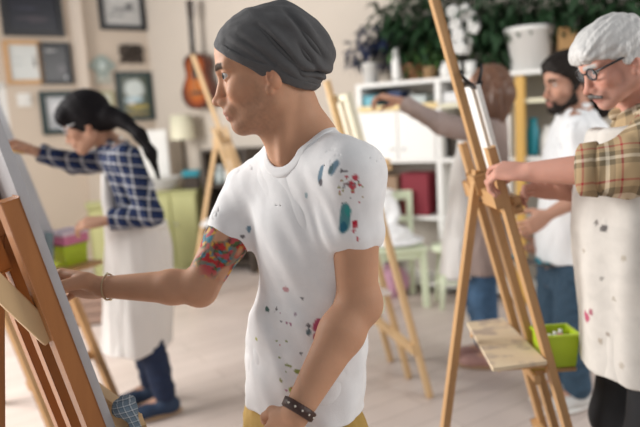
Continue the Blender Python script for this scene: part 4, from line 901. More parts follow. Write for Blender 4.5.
# ============================ the young man in the beanie
f = nrm(V(-.766, -.643, 0)); Lx = np.cross(UP, f)
hd = Head(P(265.0, 69.0, 1.33), (-1, -.06, 0), math.radians(9), 1.02)
base = (.535, .290, .180)
def st(lst, Y, da=0., db=0.): return [(P(x, y, yy if yy else Y), a + da, b + db) for x, y, a, b, yy in lst]
torso = [(308, 152, .075, .060, 1.355), (308, 172, .145, .085, 0), (310, 215, .160, .108, 0), (312, 250, .155, .108, 0), (314, 285, .146, .100, 1.38), (308, 316, .156, .112, 1.39), (304, 350, .163, .118, 1.40), (303, 392, .165, .118, 1.40), (303, 440, .165, .118, 1.40)]
SN, SF = P(352, 176, 1.235), P(253, 194, 1.48); EN, EF = P(358, 303, 1.235), P(200, 287, 1.395); WN, WF = P(297, 412, 1.13), P(95, 289, 1.43) + V(.016, .014, 0)
hem_z = P(300, 419, 1.30)[2]
B = Field(); head_field(B, hd, chin_back=.006)
nb = P(309, 158, 1.36)
B.cone(hd.w(-.026, 0, -.03), nb, .058, .064, .025); B.cone(hd.w(.01, 0, -.085), P(290, 160, 1.345), .034, .04, .03)
for s in (-1, 1): B.cone(hd.w(-.03, .048 * s, -.045), P(284, 160, 1.30), .012, .012, .02) if s > 0 else None
B.loft(st(torso, 1.37, -.026, -.024), Lx, .03)
for S_ in (SN, SF): B.cone(P(309, 140, 1.36), S_ + UP * .012, .045, .040, .04); B.cone(nb - UP * .03, S_, .05, .05, .04)
B.chain([SN, SN + (EN - SN) * .5, EN], [.050, .048, .041], .006); B.chain([EN, EN + (WN - EN) * .28, WN], [.041, .045, .0275], .02)
B.ell(EN + V(.018, 0, -.004), (.026, .03, .032), .03)
B.chain([SF, SF + (EF - SF) * .5, EF], [.054, .050, .041], .02); B.chain([EF, EF + (WF - EF) * .28, WF], [.039, .0395, .0255], .015); B.ell(EF + V(.000, 0, -.016), (.028, .028, .026), .02)
dN = nrm(WN - EN); hand_field(B, WN + dN * .012, nrm(V(-.55, .25, -.85)), nrm(V(.55, .75, -.1)), -np.cross(nrm(V(-.55, .25, -.85)), nrm(V(.55, .75, -.1))), (.5, .6, .4), 1.0, (.4, .3))
hdir = nrm(V(-.92, .42, .02)); hn_ = nrm(V(-.35, -.76, -.55)); tipF = hand_field(B, WF + V(-.006, 0, 0), hdir, hn_, np.cross(hdir, hn_), (.85, 1.15, .7), 1.16, (.75, .25), index=(.30, .75, .5), thumb_out=.35)
hipN, hipF = P(304, 430, 1.40) + Lx * .085, P(304, 430, 1.40) - Lx * .085
kN, kF = hipN * V(1, 1, 0) + f * .0 + V(.05, .02, .43), hipF * V(1, 1, 0) + V(.06, .04, .43); aN, aF = kN * V(1, 1, 0) - f * .06 + UP * .07, kF * V(1, 1, 0) - f * .06 + UP * .07
for a_, b_, c_ in ((hipN, kN, aN), (hipF, kF, aF)): B.chain([a_, b_, c_], [.078, .050, .036], .03); B.cone(c_, c_ * V(1, 1, 0) + f * .13 + UP * .035, .034, .025, .02)
hlo, hhi = hd.o - .17, hd.o + .17; hlo[2] = P(300, 172, 1.30)[2]; hhi[2] = hd.o[2] + .13
lo_all, hi_all = B.bounds(); lo_all -= .03; hi_all += .03
ex = eyes(hd)
wlo = WF - V(.16, .11, .10); whi = WF + V(.014, .09, .10)
regs = [(hlo, hhi + V(0, 0, 0), .0021), (wlo, whi, .0026), (V(whi[0] - .004, EF[1] - .25, EF[2] - .12), V(SF[0] + .10, SF[1] + .12, hlo[2] + .003), .0042), (V(SF[0] + .096, min(SN[1], WN[1]) - .14, WN[2] + .0), V(SN[0] + .15, SF[1] + .1, hlo[2] + .004), .0040), (V(WN[0] - .14, WN[1] - .14, WN[2]), V(SF[0] + .100, SF[1] + .1, EF[2] - .116), .0038), (V(SF[0] - .12, WN[1] - .16, WN[2] - .26), V(SN[0] + .15, SF[1] + .12, WN[2] + .003), .0032), (V(SF[0] - .12, SN[1] - .1, 0), V(SN[0] + .2, SF[1] + .2, WN[2] - .254), .010)]
# the hand at the pocket keeps fingers apart
me = field_mesh(B, 'person', .004, regions=regs, extra=ex, smooth=0)
v = getco(me); nb_ = len(v) - sum(len(e[0]) for e in ex)
C = skin_cols(v, hd, base, stub=.30, nbody=nb_, gaze=(.90, .36, .02), iris=(.035, .045, .045))
# tattoo on the far upper arm: many-coloured flower and scroll inked in the skin
tt = (v - SF) @ nrm(EF - SF) / np.linalg.norm(EF - SF); dist = np.linalg.norm(v - (SF + np.outer(np.clip(tt, 0, 1), EF - SF)), axis=1)
m_ = (dist < .075) & (tt > .28) & (tt < .94); idx = np.where(m_)[0]; w_ = v[idx]; edge = sstep(.92, .80, tt[idx] + .06 * nz(w_, 30, 8))
ink = np.tile(np.array([.16, .17, .14]), (len(idx), 1)); n1, n2, n3, n4 = nz(w_, 34, 1), nz(w_, 42, 22), nz(w_, 50, 45), nz(w_, 60, 77)
for nn_, cc_, th_ in ((n1, (.06, .13, .05), .0), (n2, (.42, .02, .03), .10), (n3, (.55, .30, .03), .26), (n4, (.02, .20, .27), .22), (n2 * -1, (.45, .06, .08), .25)): ink = blend(ink, cc_, sstep(th_, th_ + .06, nn_))
ink = blend(ink, (.03, .035, .035), sstep(.07, .03, np.abs(n1 - .02)) * .85 + 0 * n1)
cov = np.clip(edge * sstep(-.5, -.3, nz(w_, 22, 60)) * .92, 0, 1); C[idx] = blend(C[idx], ink, cov)
pigment(me, C)
YM = person('person', me, skinM, 'young man in grey beanie and paint splashed white t-shirt reaching to the easel')
# t-shirt
T = Field(); T.loft(st(torso[:-1] + [(303, 425, .168, .120, 1.40)], 1.37, .004, .004), Lx, .04, clip=[(V(0, 0, hem_z), V(0, 0, -1))])
for S_ in (SN, SF): T.cone(P(310, 146, 1.36), S_ + UP * .012, .05, .050, .05); T.cone(nb - UP * .035, S_, .06, .056, .05)
hn = P(358, 246, 1.235); uN = nrm(EN - SN); lN = (hn - SN).dot(uN); T.cone(SN, SN + uN * (lN - .035), .0570, .0595, .04, clip=[(SN + uN * lN, nrm(uN + V(.0, 0, -.15)))])
uF = nrm(EF - SF); hf_ = P(234, 245, 1.44); lF = (hf_ - SF).dot(uF); T.cone(SF, SF + uF * (lF - .035), .0590, .0605, .04, clip=[(SF + uF * lF, uF)])
na = nrm(hd.w(-.026, 0, -.03) - nb); cb_ = P(307, 142, 1.357)
holeA, holeB = cb_ + f * .026 - na * .012, cb_ + na * .12 + f * .01; T.cone(holeA, holeB, .071, .082, .006, op='s', clip='outer')
def shirt_disp(v, n):
    q = foldn(v, V(.45, -.3, -.85), 5, 26, 3) * .0055 + foldn(v, V(.8, -.5, .5), 3, 14, 9) * .0070 * sstep(1.15, .92, v[:, 2]) + nz(v, 9, 2) * .004
    pit = np.exp(-((np.linalg.norm(v - P(338, 225, 1.25), axis=1)) / .06) ** 2); q += pit * foldn(v, V(.3, -.2, -1), 6, 48, 4) * .010
    w = v - P(270, 345, 1.29); band = np.exp(-(w[:, 2] / .09) ** 2); q += band * foldn(v, V(.75, -.5, -.42), 2.2, 20, 14) * .010
    return q
me = field_mesh(T, 't_shirt', .0034, shell=.0055, smooth=1, disp=shirt_disp)
v = getco(me); C = np.tile(np.array([.80, .79, .79]), (len(v), 1)); no = getno(me)
def paint(px, py, r, c, sq=1.0, seed=0, ang=0.0):
    """a paint splash that stays on the cloth: centred on the first cloth point met in this direction"""
    d = nrm(ray(px, py)); t = (v - CAM) @ d; off = np.linalg.norm(v - CAM - np.outer(t, d), axis=1); k = np.where(off < .008)[0]
    if len(k) == 0: return
    c0 = v[k[np.argmin(t[k])]]; w = v - c0; m = np.linalg.norm(w, axis=1) < r * 3.2; i = np.where(m)[0]; w = w[i]
    a1 = nrm(V(math.sin(ang), -.2, math.cos(ang))); al = w @ a1; rr = np.sqrt(np.maximum((w ** 2).sum(1) - al ** 2, 0) * sq ** 2 + (al / sq) ** 2) / (r * 1.3) + .45 * nz(v[i], .5 / r, seed)
    C[i] = blend(C[i], c, sstep(1.05, .75, rr) * .92)
RED, TEAL, DK, GRN, BLU = (.48, .015, .04), (.03, .20, .22), (.12, .11, .12), (.22, .26, .03), (.12, .22, .30)
rp = random.Random(11)
for a in ((343, 222, .016, TEAL, 1.6, 1, .1), (339, 228, .008, (.03, .13, .20), 1.4, 2), (345, 214, .007, (.05, .30, .28), 1.3, 3), (350, 188, .0065, RED, 1, 4), (358, 181, .005, RED, 1, 5), (357, 229, .006, RED, 1.2, 6), (356, 225, .004, RED, 1, 7), (352, 234, .003, RED, 1, 8), (358, 243, .003, RED, 1, 9), (330, 165, .010, BLU, 1.5, 10, .3), (327, 170, .007, (.10, .16, .18), 1.5, 11, .3), (317, 173, .009, BLU, 1.7, 12, .3), (317, 182, .006, DK, 1.4, 13, .3), (340, 170, .004, DK, .7, 14), (345, 187, .004, (.2, .1, .1), .8, 15), (303, 197, .004, (.35, .45, .48), 1.4, 16),
          (316, 329, .010, (.45, .04, .12), 1.3, 21, .5), (323, 343, .009, (.60, .06, .16), .9, 22), (318, 341, .010, RED, 1.0, 23), (325, 322, .006, (.25, .02, .10), 1, 24), (316, 352, .005, DK, .8, 25), (305, 326, .004, DK, .8, 26), (305, 334, .005, (.07, .12, .14), 1.4, 27), (264, 310, .006, (.04, .12, .10), .8, 28), (273, 309, .003, DK, 1, 29), (282, 291, .006, (.55, .28, .30), .8, 30), (287, 369, .005, GRN, .7, 31), (297, 375, .007, GRN, .7, 32), (309, 366, .006, (.20, .16, .03), .7, 33), (291, 394, .010, (.40, .44, .05), .9, 34), (253, 340, .005, (.45, .44, .08), .8, 35), (278, 383, .004, (.3, .3, .1), 1, 36), (246, 231, .006, BLU, 1.2, 37), (243, 240, .004, DK, 1, 38), (300, 300, .003, DK, 1, 39), (292, 315, .003, (.4, .3, .35), 1, 40), (298, 355, .003, DK, 1, 41), (330, 330, .005, (.35, .05, .20), 1, 42)): paint(*a)
for i in range(26): paint(rp.uniform(336, 366), rp.uniform(178, 206), rp.uniform(.0012, .0028), rp.choice([RED, (.30, .28, .08), DK, (.35, .25, .1), (.25, .25, .27)]), 1, 50 + i)
for i in range(22): paint(rp.uniform(272, 335), rp.uniform(310, 398), rp.uniform(.0012, .003), rp.choice([RED, GRN, DK, (.2, .25, .25), (.35, .1, .2)]), 1, 90 + i)
pigment(me, C)
shirtM = vmat('white_jersey', .85, .15, 500, 0, .2)
CO = T.merged(); CO.cone(holeA, holeB, .0835, .0945, .0, op='i'); clo, chi = cb_ - V(.13, .13, .13), cb_ + V(.13, .13, .09)
cme = field_mesh(CO, 'collar', .0028, regions=[(clo, chi, .0028)], shell=.006, inflate=.0022, smooth=1)
TS = link('t_shirt', me, YM, [shirtM]); link('collar', cme, TS, [mat('white_rib', (.78, .77, .77), .85)]); TS['label'] = 'white t-shirt splashed with red, teal and green paint'
# trousers
K = Field(); K.loft([(P(304, 396, 1.40), .158, .108), (P(304, 420, 1.40), .166, .116), (P(304, 445, 1.40), .168, .118), (P(304, 480, 1.40), .15, .11)], Lx, .03)
for a_, b_, c_ in ((hipN, kN, aN), (hipF, kF, aF)): K.chain([a_ - UP * .02, b_, c_ + UP * .02], [.095, .072, .058], .04)
me = field_mesh(K, 'trousers', .007, disp=lambda v, n: foldn(v, V(.4, -.3, -.8), 8, 40, 5) * .005 + foldn(v, V(.8, -.6, .1), 10, 60, 1) * .002)
TR = link('trousers', me, YM, [mat('mustard_cotton', (.40, .25, .06), .85, .12, 30, .2, 300)])
for q_, nm in ((aN, 'n'), (aF, 'f')): shoe('shoe', q_, f, M['canvasgrey'], M['white'], YM)
# beanie
Bn = Field(); hd.ell(Bn, (-.008, 0, .035), (.1055, .088, .0875), .02); hd.ell(Bn, (-.074, 0, .030), (.056, .076, .054), .05, ry=-.45); hd.ell(Bn, (-.036, 0, .066), (.058, .060, .046), .03, ry=.1); hd.ell(Bn, (-.046, 0, -.010), (.078, .080, .062), .03); hd.ell(Bn, (-.120, 0, .004), (.022, .050, .034), .03, ry=-.4)
rn = nrm(V(.58, 0, -.815)); rp0 = V(.100, 0, .080)
def rim(off):
    def fn(X, Y, Z):
        q = [((X - hd.o[0]) * hd.R[0, i] + (Y - hd.o[1]) * hd.R[1, i] + (Z - hd.o[2]) * hd.R[2, i]) / hd.s for i in range(3)]
        return ((q[0] - rp0[0]) * rn[0] - .27 * np.sqrt(q[1] ** 2 + 4e-4) + (q[2] - rp0[2]) * rn[2] + off) * hd.s
    return fn
bn_plane = [rim(0.0)]
for i in range(len(Bn.p)): Bn.p[i] = Bn.p[i][:5] + (bn_plane,)
def creases(q, segs):
    o = np.zeros(len(q)); p = q[:, [0, 2]]
    for (xa, ya), (xb, yb), dp, wd_ in segs:
        a, b = (hd.loc(P(xx, yy, 1.33)[None])[0][[0, 2]] for xx, yy in ((xa, ya), (xb, yb))); ab = b - a; t = np.clip(((p - a) @ ab) / ab.dot(ab), 0, 1); w = p - a - np.outer(t, ab)
        d = np.linalg.norm(w, axis=1); sd = (w[:, 0] * ab[1] - w[:, 1] * ab[0]) / np.linalg.norm(ab); fade = np.sin(np.pi * np.clip(t * .84 + .08, 0, 1))
        o += fade * (-dp * np.exp(-(d / wd_) ** 2) + .75 * dp * np.exp(-((sd - 2.2 * wd_) / (1.6 * wd_)) ** 2) * (d < .05))
    return o
BCR = [((258, 30), (304, 78), .0065, .0050), ((283, 14), (322, 62), .0075, .0055), ((240, 40), (296, 84), .0035, .0045), ((300, 76), (334, 76), .0105, .0060), ((296, 48), (318, 76), .0065, .0050), ((228, 44), (268, 70), .0022, .004)]
def bdisp(v, n):
    q = hd.loc(v); crs = creases(q, BCR) * sstep(.07, .03, -np.abs(q[:, 1]) * -1 - .02) if False else creases(q, BCR); up = sstep(.02, .09, -(q - rp0) @ rn); back = sstep(.03, -.09, q[:, 0])
    return (foldn(q, V(-.75, 0, -.62), 9, 42, 2) * .0058 * (.35 + .65 * back) + foldn(q, V(-.6, .5, -.6), 10, 26, 7) * .005 * back) * up + foldn(q, V(-.8, 0, -.45), 12, 75, 5) * .0014 + crs
me = field_mesh(Bn, 'beanie', .0026, shell=.005, smooth=1, disp=bdisp)
beM = mat('grey_jersey_knit', (.088, .086, .088), .92, .12, 60, .25, 420)
BE = link('beanie', me, YM, [beM])
Cf = Field(); hd.ell(Cf, (-.008, 0, .036), (.1062, .0915, .076), .03); hd.ell(Cf, (-.046, 0, -.010), (.082, .083, .066), .03)
for i in range(len(Cf.p)): Cf.p[i] = Cf.p[i][:5] + ([rim(-.002), lambda X, Y, Z: -rim(.016)(X, Y, Z)],)
me = field_mesh(Cf, 'cuff', .0024, shell=.009, smooth=1, disp=lambda v, n: foldn(hd.loc(v), V(-.87, 0, -.49), 12, 90, 5) * .0014); link('cuff', me, BE, [beM])
# bracelets
bm_ = mat('dark_brown_leather', (.045, .016, .010), .45, .2, 60, .2, 200); BR = wrap(WN - dN * .006, dN, .0318, .0300, .020, bm_, 'leather_bracelet', YM)
rk = np.cross(dN, V(0, 1, 0)); 
for i in range(5):
    a = -.9 + .45 * i; e = nrm(V(0, -1, 0) - dN * dN.dot(V(0, -1, 0))); g_ = np.cross(dN, e); p = WN - dN * .006 + (e * math.cos(a) + g_ * math.sin(a)) * .0362; MB().ball(p, .0022, 8).build('rivet', mat('pale_rivet', (.75, .70, .62), .3, metal=.6), BR, True)
uw_ = nrm(WF - EF); g0 = nrm(V(0, 0, 1) - uw_ * uw_[2]); g1 = np.cross(uw_, g0)
CB = tube_part('cord_bracelet', [WF - uw_ * .012 + (g0 * math.cos(a) + g1 * math.sin(a)) * .0305 for a in np.linspace(0, 2 * math.pi, 25)], .0022, mat('tan_cord', (.42, .29, .17), .8), YM)
for a in (0.0, 3.0): MB().ball(WF - uw_ * .012 + (g0 * math.cos(a) + g1 * math.sin(a)) * .032, .004, 8).build('bead', M['cream'], CB, True)
# charcoal stick in the hand
t = thing('charcoal_stick', tipF[0], 'dark charcoal stick held in the raised hand of the young man', 'charcoal')
MB().tube([tipF[0] + V(-.012, .012, .012), tipF[4] + V(.03, 0, -.02)], [.003, .0035], 8).build('stick', M['black'], t, True)
# ============================ shared builders for the people further back
def curve_hair(h, F, cuts):
    for i in range(len(F.p)): F.p[i] = F.p[i][:5] + (cuts,)
def bg_person(h, label, base, fields, res=.006, head_res=.0034, **kw):
    """one continuous body from the collected field, finer at the head"""
    B = fields; ex = eyes(h, 8); hz = h.w(0, 0, -.13)[2]; lo, hi = B.bounds(); lo = lo - .03; hi = hi + .03
    r = .17 * h.s; hl, hh = h.o - r, h.o + r; hl[2] = min(hz, h.o[2] - .10)
    regs = [(hl, hh, head_res)]
    # everything else, split around the head box
    z0 = hl[2] + head_res
    regs.append((lo, V(hi[0], hi[1], z0), res))
    if hi[2] > z0:
        for a, b in ((V(lo[0], lo[1], z0 - res), V(hl[0] + head_res, hi[1], hi[2])), (V(hh[0] - head_res, lo[1], z0 - res), hi)):
            if (b - a).min() > 2 * res: regs.append((a, b, res))
    me = field_mesh(B, 'person', res, regions=regs, extra=ex); v = getco(me); n = len(v) - sum(len(e[0]) for e in ex)
    pigment(me, skin_cols(v, h, base, nbody=n, **kw)); return person('person', me, skinM, label)
def arm(B, s, e, w, r=(.05, .040, .036, .025), k=.02):
    B.chain([s, s + (e - s) * .5, e], [r[0], (r[0] + r[1]) / 2, r[1]], k); B.chain([e, e + (w - e) * .3, w], [r[1], r[2] * 1.06, r[3]], k)
def leg(B, hip, kn, an, d, r=(.08, .052, .036)):
    B.chain([hip, kn, an], list(r), .03); B.cone(an, an * V(1, 1, 0) + d * .12 + UP * .04, .034, .026, .02)
def sleeve(T, s, e, w, r=(.060, .052, .048, .042), cut=1.0, k=.035):
    """sleeve from shoulder to a fraction of the forearm, with an open cuff"""
    T.chain([s, e], [r[0], r[1]], k); q = e + (w - e) * cut; u = nrm(w - e); T.cone(e, q, r[2], r[3], .02, clip=[(q, u)])
denim = mat('dark_blue_denim', (.007, .017, .050), .85, .25, 30, .2, 300); denim2 = mat('blue_denim', (.07, .15, .27), .85, .25, 30, .2, 300); denim3 = mat('slate_denim', (.030, .065, .105), .85, .25, 30, .2, 300)
apronW = mat('off_white_canvas_cloth', (.68, .65, .62), .9, .04, 12, .15, 260)
def spotted_apron(name, c, spots):
    return vmat(name, .9, .15, 260, 0, .2)
def fold_legs(v, n): return foldn(v, V(.1, .1, -1), 6, 30, 2) * .006 + nz(v, 22, 5) * .004

# ============================ woman in blue plaid at the left
fW = nrm(V(-1, -.12, 0)); LW_ = np.cross(UP, fW); Y = 3.08
hw = Head(P(86, 121, 3.04), (-1, -.16, 0), math.radians(24), 1.12)
W = Field(); head_field(W, hw, nose=.9, jaw=.94)
tw = [(113, 146, .07, .055, 0), (120, 160, .15, .075, 0), (131, 185, .145, .095, 0), (138, 212, .125, .095, 0), (141, 232, .150, .110, 0), (142, 256, .165, .120, 0)]
def stw(l, Y, d=0.): return [(P(x, y, Y), a + d, b + d) for x, y, a, b, _ in l]
nbw = P(113, 148, Y); W.cone(hw.w(-.03, 0, -.04), nbw, .048, .052, .02); W.loft(stw(tw, Y, -.014), LW_, .03)
s1, e1, w1 = P(127, 158, Y - .17), P(151, 214, Y - .20), P(106, 221, Y - .22); s2, e2, w2 = P(116, 160, Y + .16), P(74, 163, Y + .06), P(34, 151, Y - .02)
for s_ in (s1, s2): W.cone(nbw, s_, .045, .045, .04)
arm(W, s1, e1, w1, (.044, .036, .033, .023)); arm(W, s2, e2, w2, (.044, .036, .033, .023))
d1 = nrm(w1 - e1); d1 = nrm(d1 + V(-.3, 0, .02)); n1_ = nrm(V(0, .5, -.85)); hand_field(W, w1 + d1 * .005, d1, n1_, -np.cross(d1, n1_), (.5, .7, .5), 1.0, (.6, .3))
d2 = nrm(w2 - e2); n2_ = nrm(V(-.1, -.7, -.7)); tp2 = hand_field(W, w2 + d2 * .005, d2, n2_, np.cross(d2, n2_), (.7, .9, .6), 1.0, (.7, .3))
hipc = P(142, 250, Y); 
h1, h2 = hipc + LW_ * .075, hipc - LW_ * .075; A1, A2 = G(166, 408) + UP * .08, G(152, 413) + V(.02, .10, .08)
A1 = P(166, 404, Y - .09); A1[2] = .085; A2 = P(154, 402, Y + .08); A2[2] = .085
k1, k2 = (h1 + A1) / 2 + fW * .03, (h2 + A2) / 2 + fW * .05
leg(W, h1, k1, A1, fW, (.075, .050, .034)); leg(W, h2, k2, A2, fW, (.075, .050, .034))
WO = bg_person(hw, 'woman in blue plaid shirt and white apron, painting at the left', (.44, .25, .17), W, lip=(.35, .13, .11), iris=(.03, .02, .015), brow=(.015, .012, .01), stub=0)
pl1 = plaid('blue_check_cotton', (.011, .022, .070), (.005, .008, .02), (.60, .60, .62), (.05, .07, .16), nrm(V(.9, -.35, .12)), nrm(V(.15, .1, 1)), .048, lw=.17)
T = Field(); T.loft(stw(tw, Y, .004), LW_, .03, clip=[(P(140, 235, Y), V(0, 0, -1))])
for s_ in (s1, s2): T.cone(nbw - UP * .03, s_, .055, .055, .05)
sleeve(T, s1, e1, w1, (.062, .060, .056, .050), .92); sleeve(T, s2, e2, w2, (.062, .056, .052, .044), .90)
T.cone(nbw + UP * .01, nbw + UP * .12 + fW * .03, .062, .075, .01, op='s', clip='outer')
me = field_mesh(T, 'plaid_shirt', .0065, shell=.010, smooth=1, disp=lambda v, n: foldn(v, V(.3, .2, -1), 8, 28, 3) * .007 + nz(v, 16, 1) * .005); SH1 = link('plaid_shirt', me, WO, [pl1])
f_ = Field(); f_.chain([nbw + UP * .02 - fW * .065, nbw + UP * .03 - LW_ * .065, nbw + fW * .07 - UP * .0], [.014, .014, .012], .01); f_.chain([nbw + UP * .02 - fW * .065, nbw + UP * .03 + LW_ * .065, nbw + fW * .07 - UP * .0], [.014, .014, .012], .01)
link('collar', field_mesh(f_, 'collar', .006), SH1, [pl1])
A = Field(); sk = [(P(137, 222, Y), .172, .145), (P(139, 250, Y), .190, .165), (P(139, 300, Y), .198, .172), (P(138, 350, Y), .205, .178)]
A.loft(sk, LW_, .02, clip=[(P(138, 345, Y), V(0, 0, -1))]); A.loft([(P(108, 172, Y), .10, .03), (P(112, 200, Y), .12, .045), (P(122, 232, Y), .13, .06)], LW_, .03)
link('apron', field_mesh(A, 'apron', .008, shell=.012, smooth=2, disp=lambda v, n: foldn(v, V(.05, .05, -1), 3, 18, 3) * .014), WO, [apronW])
AP = [o for o in col.objects if o.parent == WO and o.name.startswith('apron')][0]
MB().tube([P(110, 185, Y - .09), P(112, 160, Y - .09), P(117, 143, Y - .06), P(121, 138, Y + .0), P(116, 143, Y + .06), P(108, 160, Y + .07)], .010, 8).build('neck_strap', M['white'], AP, True)
MB().tube([P(128, 224, Y - .155), P(150, 226, Y - .15), P(166, 226, Y - .05)], .010, 8).build('waist_tie', M['white'], AP, True)
J = Field(); J.chain([h1, k1, A1 + UP * .03], [.085, .074, .056], .03); J.chain([h2, k2, A2 + UP * .03], [.085, .074, .056], .03); link('jeans', field_mesh(J, 'jeans', .009, disp=lambda v, n: foldn(v, V(1, .4, .1), 8, 34, 2) * .008), WO, [denim])
navyshoe = mat('navy_canvas_shoe', (.012, .03, .07), .7, .2, 20); tansole = mat('tan_sole', (.45, .30, .18), .7)
for q in (A1, A2): shoe('shoe', q, nrm(V(-1, -.45, 0)), navyshoe, tansole, WO)
hairB = mat('black_hair', (.006, .005, .006), .65, 0, 8, .2, 90, stretch=(1, 1, .25), c2=(.012, .010, .011), spec=.1)
Hf = Field(); hw.ell(Hf, (-.016, 0, .036), (.108, .090, .096), .03); hw.ell(Hf, (-.03, 0, -.01), (.085, .086, .07), .03); hw.ell(Hf, (.05, 0, .065), (.055, .062, .035), .03)
curve_hair(hw, Hf, [(hw.w(.052, 0, -.02), hw.d(.80, 0, -.60))])
hw.ell(Hf, (.068, .04, .048), (.034, .040, .034), .02)
Hf.chain([P(110, 116, 3.0), P(124, 121, 2.98), P(140, 135, 2.93), P(151, 153, 2.90), P(159, 178, 2.90)], [.052, .032, .028, .023, .008], .03); Hf.cone(P(104, 118, 3.02), P(110, 124, 3.02), .04, .03, .03)
link('ponytail_hair', field_mesh(Hf, 'ponytail_hair', .0055, disp=lambda v, n: foldn(v, V(.7, -.1, -.7), 8, 60, 3) * .002), WO, [hairB])
def glasses(h, parent, m, rim=.0022, temple_x=-.02, w=.024):
    g = MB()
    for s in (-1, 1):
        pts = [h.w(.094 - .10 * max(0, abs(.033 + w * math.cos(a)) - .02) ** 1.2 * 1.0, s * (.033 + w * math.cos(a)), .0 + .017 * math.sin(a)) for a in np.linspace(0, 2 * math.pi, 21)]; g.tube(pts, rim * h.s, 6)
        g.tube([h.w(.088, s * .057, .006), h.w(.05, s * .074, .006), h.w(temple_x, s * .081, .004)], rim * 1.15 * h.s, 6)
    g.tube([h.w(.096, .010, .004), h.w(.099, 0, .006), h.w(.096, -.010, .004)], rim * h.s, 6); o = g.build('glasses', m, parent, True)
    q = MB()
    for s in (-1, 1): q.lathe(h.w(.0925, s * .033, 0), [(.0005, 0), (.0225 * h.s, 0)], 18, h.d(1, .12 * s, 0))
    q.build('lens', M['glass'], o); return o
glasses(hw, WO, M['metal'])
t = thing('pencil', tp2[0], 'thin pencil in the raised hand of the woman in blue plaid', 'pencil'); MB().tube([tp2[0] + V(-.02, .0, .01), tp2[4] + V(.05, 0, -.03)], [.003, .004], 8).build('pencil_body', M['ochre'], t, True)

# ============================ woman with long brown hair
fP = nrm(V(-1, .25, 0)); LP = np.cross(UP, fP); Y = 3.45
hp = Head(P(488, 90, Y), (-1, .45, 0), math.radians(4), 1.05); Q = Field(); head_field(Q, hp, nose=.9, jaw=.94)
tp_ = [(491, 116, .065, .055, 0), (492, 128, .155, .075, 0), (489, 160, .150, .10, 0), (486, 195, .130, .10, 0), (484, 225, .155, .12, 0), (483, 250, .185, .150, 0)]
nbp = P(491, 117, Y); Q.cone(hp.w(-.03, 0, -.04), nbp, .048, .050, .02); Q.loft(stw(tp_, Y, -.03), LP, .03)
s1, e1, w1 = P(482, 133, Y - .17), P(440, 124, Y - .24), P(400, 101, Y - .16); s2, e2, w2 = P(495, 133, Y + .18), P(492, 188, Y + .2), P(482, 222, Y + .16)
for s_ in (s1, s2): Q.cone(nbp, s_, .045, .044, .04)
arm(Q, s1, e1, w1, (.044, .036, .033, .023)); arm(Q, s2, e2, w2, (.044, .036, .033, .023))
d1 = nrm(w1 - e1 + V(-.03, 0, -.06)); n1_ = nrm(V(0, -.2, -1)); tq = hand_field(Q, w1 + d1 * .005, d1, n1_, -np.cross(d1, n1_), (.6, .9, .6), 1.0, (.6, .3))
d2 = nrm(w2 - e2); n2_ = nrm(V(0, 0, -1)); hand_field(Q, w2, d2, n2_, np.cross(d2, n2_), (.4, .6, .4))
hc = P(483, 245, Y); h1, h2 = hc + LP * .085, hc - LP * .085; A1 = G(494, 368) + UP * .08; A2 = G(481, 353) + UP * .08 + V(0, -.1, 0)
k1, k2 = (h1 + A1) / 2 + fP * .03, (h2 + A2) / 2 + fP * .05; leg(Q, h1, k1, A1, fP, (.075, .05, .034)); leg(Q, h2, k2, A2, fP, (.075, .05, .034))
PW = bg_person(hp, 'woman with long brown hair in beige cardigan, arm stretched out to the left', (.56, .32, .23), Q)
cardi = mat('mauve_beige_knit', (.40, .31, .28), .92, .08, 20, .2, 200)
T = Field(); T.loft(stw(tp_, Y, .008) + [(P(480, 282, Y), .205, .175)], LP, .03, clip=[(P(482, 268, Y), V(0, 0, -1))])
for s_ in (s1, s2): T.cone(nbp - UP * .03, s_, .055, .055, .05)
sleeve(T, s1, e1, w1, (.062, .056, .050, .040), .93); sleeve(T, s2, e2, w2, (.062, .056, .050, .042), .93)
T.cone(nbp + UP * .01, nbp + UP * .12, .062, .075, .01, op='s', clip='outer')
link('cardigan', field_mesh(T, 'cardigan', .007, shell=.010, smooth=1, disp=lambda v, n: foldn(v, V(.2, .2, -1), 6, 26, 3) * .008), PW, [cardi])
A = Field(); A.loft([(P(470, 132, Y), .11, .05), (P(466, 160, Y), .13, .07), (P(465, 200, Y), .15, .09), (P(461, 240, Y), .16, .105), (P(459, 280, Y), .165, .11)], LP, .02, clip=[(P(459, 272, Y), V(0, 0, -1))])
link('apron', field_mesh(A, 'apron', .008, shell=.012, smooth=2, disp=lambda v, n: foldn(v, V(.05, .05, -1), 4, 20, 3) * .016), PW, [mat('white_apron_cloth', (.84, .83, .81), .9, .04, 12)])
J = Field(); J.chain([h1, k1, A1 + UP * .03], [.094, .070, .056], .03); J.chain([h2, k2, A2 + UP * .03], [.094, .070, .056], .03); link('jeans', field_mesh(J, 'jeans', .009, disp=lambda v, n: foldn(v, V(1, .4, .1), 8, 34, 2) * .007), PW, [denim2])
pinkshoe = mat('dusty_pink_leather', (.45, .25, .22), .5, .1, 20)
for q in (A1, A2): shoe('shoe', q, fP, pinkshoe, tansole, PW)
hairBr = mat('brown_hair', (.10, .045, .025), .42, 0, 8, .5, 90, stretch=(1, 1, .2), c2=(.19, .09, .05))
Hf = Field(); hp.ell(Hf, (-.016, 0, .036), (.106, .088, .094), .03); hp.ell(Hf, (-.04, 0, -.03), (.075, .086, .09), .03); curve_hair(hp, Hf, [(hp.w(.055, 0, -.02), hp.d(.85, 0, -.50))])
Hf.chain([hp.w(-.055, .02, -.03), P(491, 112, Y - .04), P(491, 134, Y - .03)], [.090, .085, .05], .03); hp.cone(Hf, (.02, .078, .02), (.005, .085, -.15), .022, .018, .03)
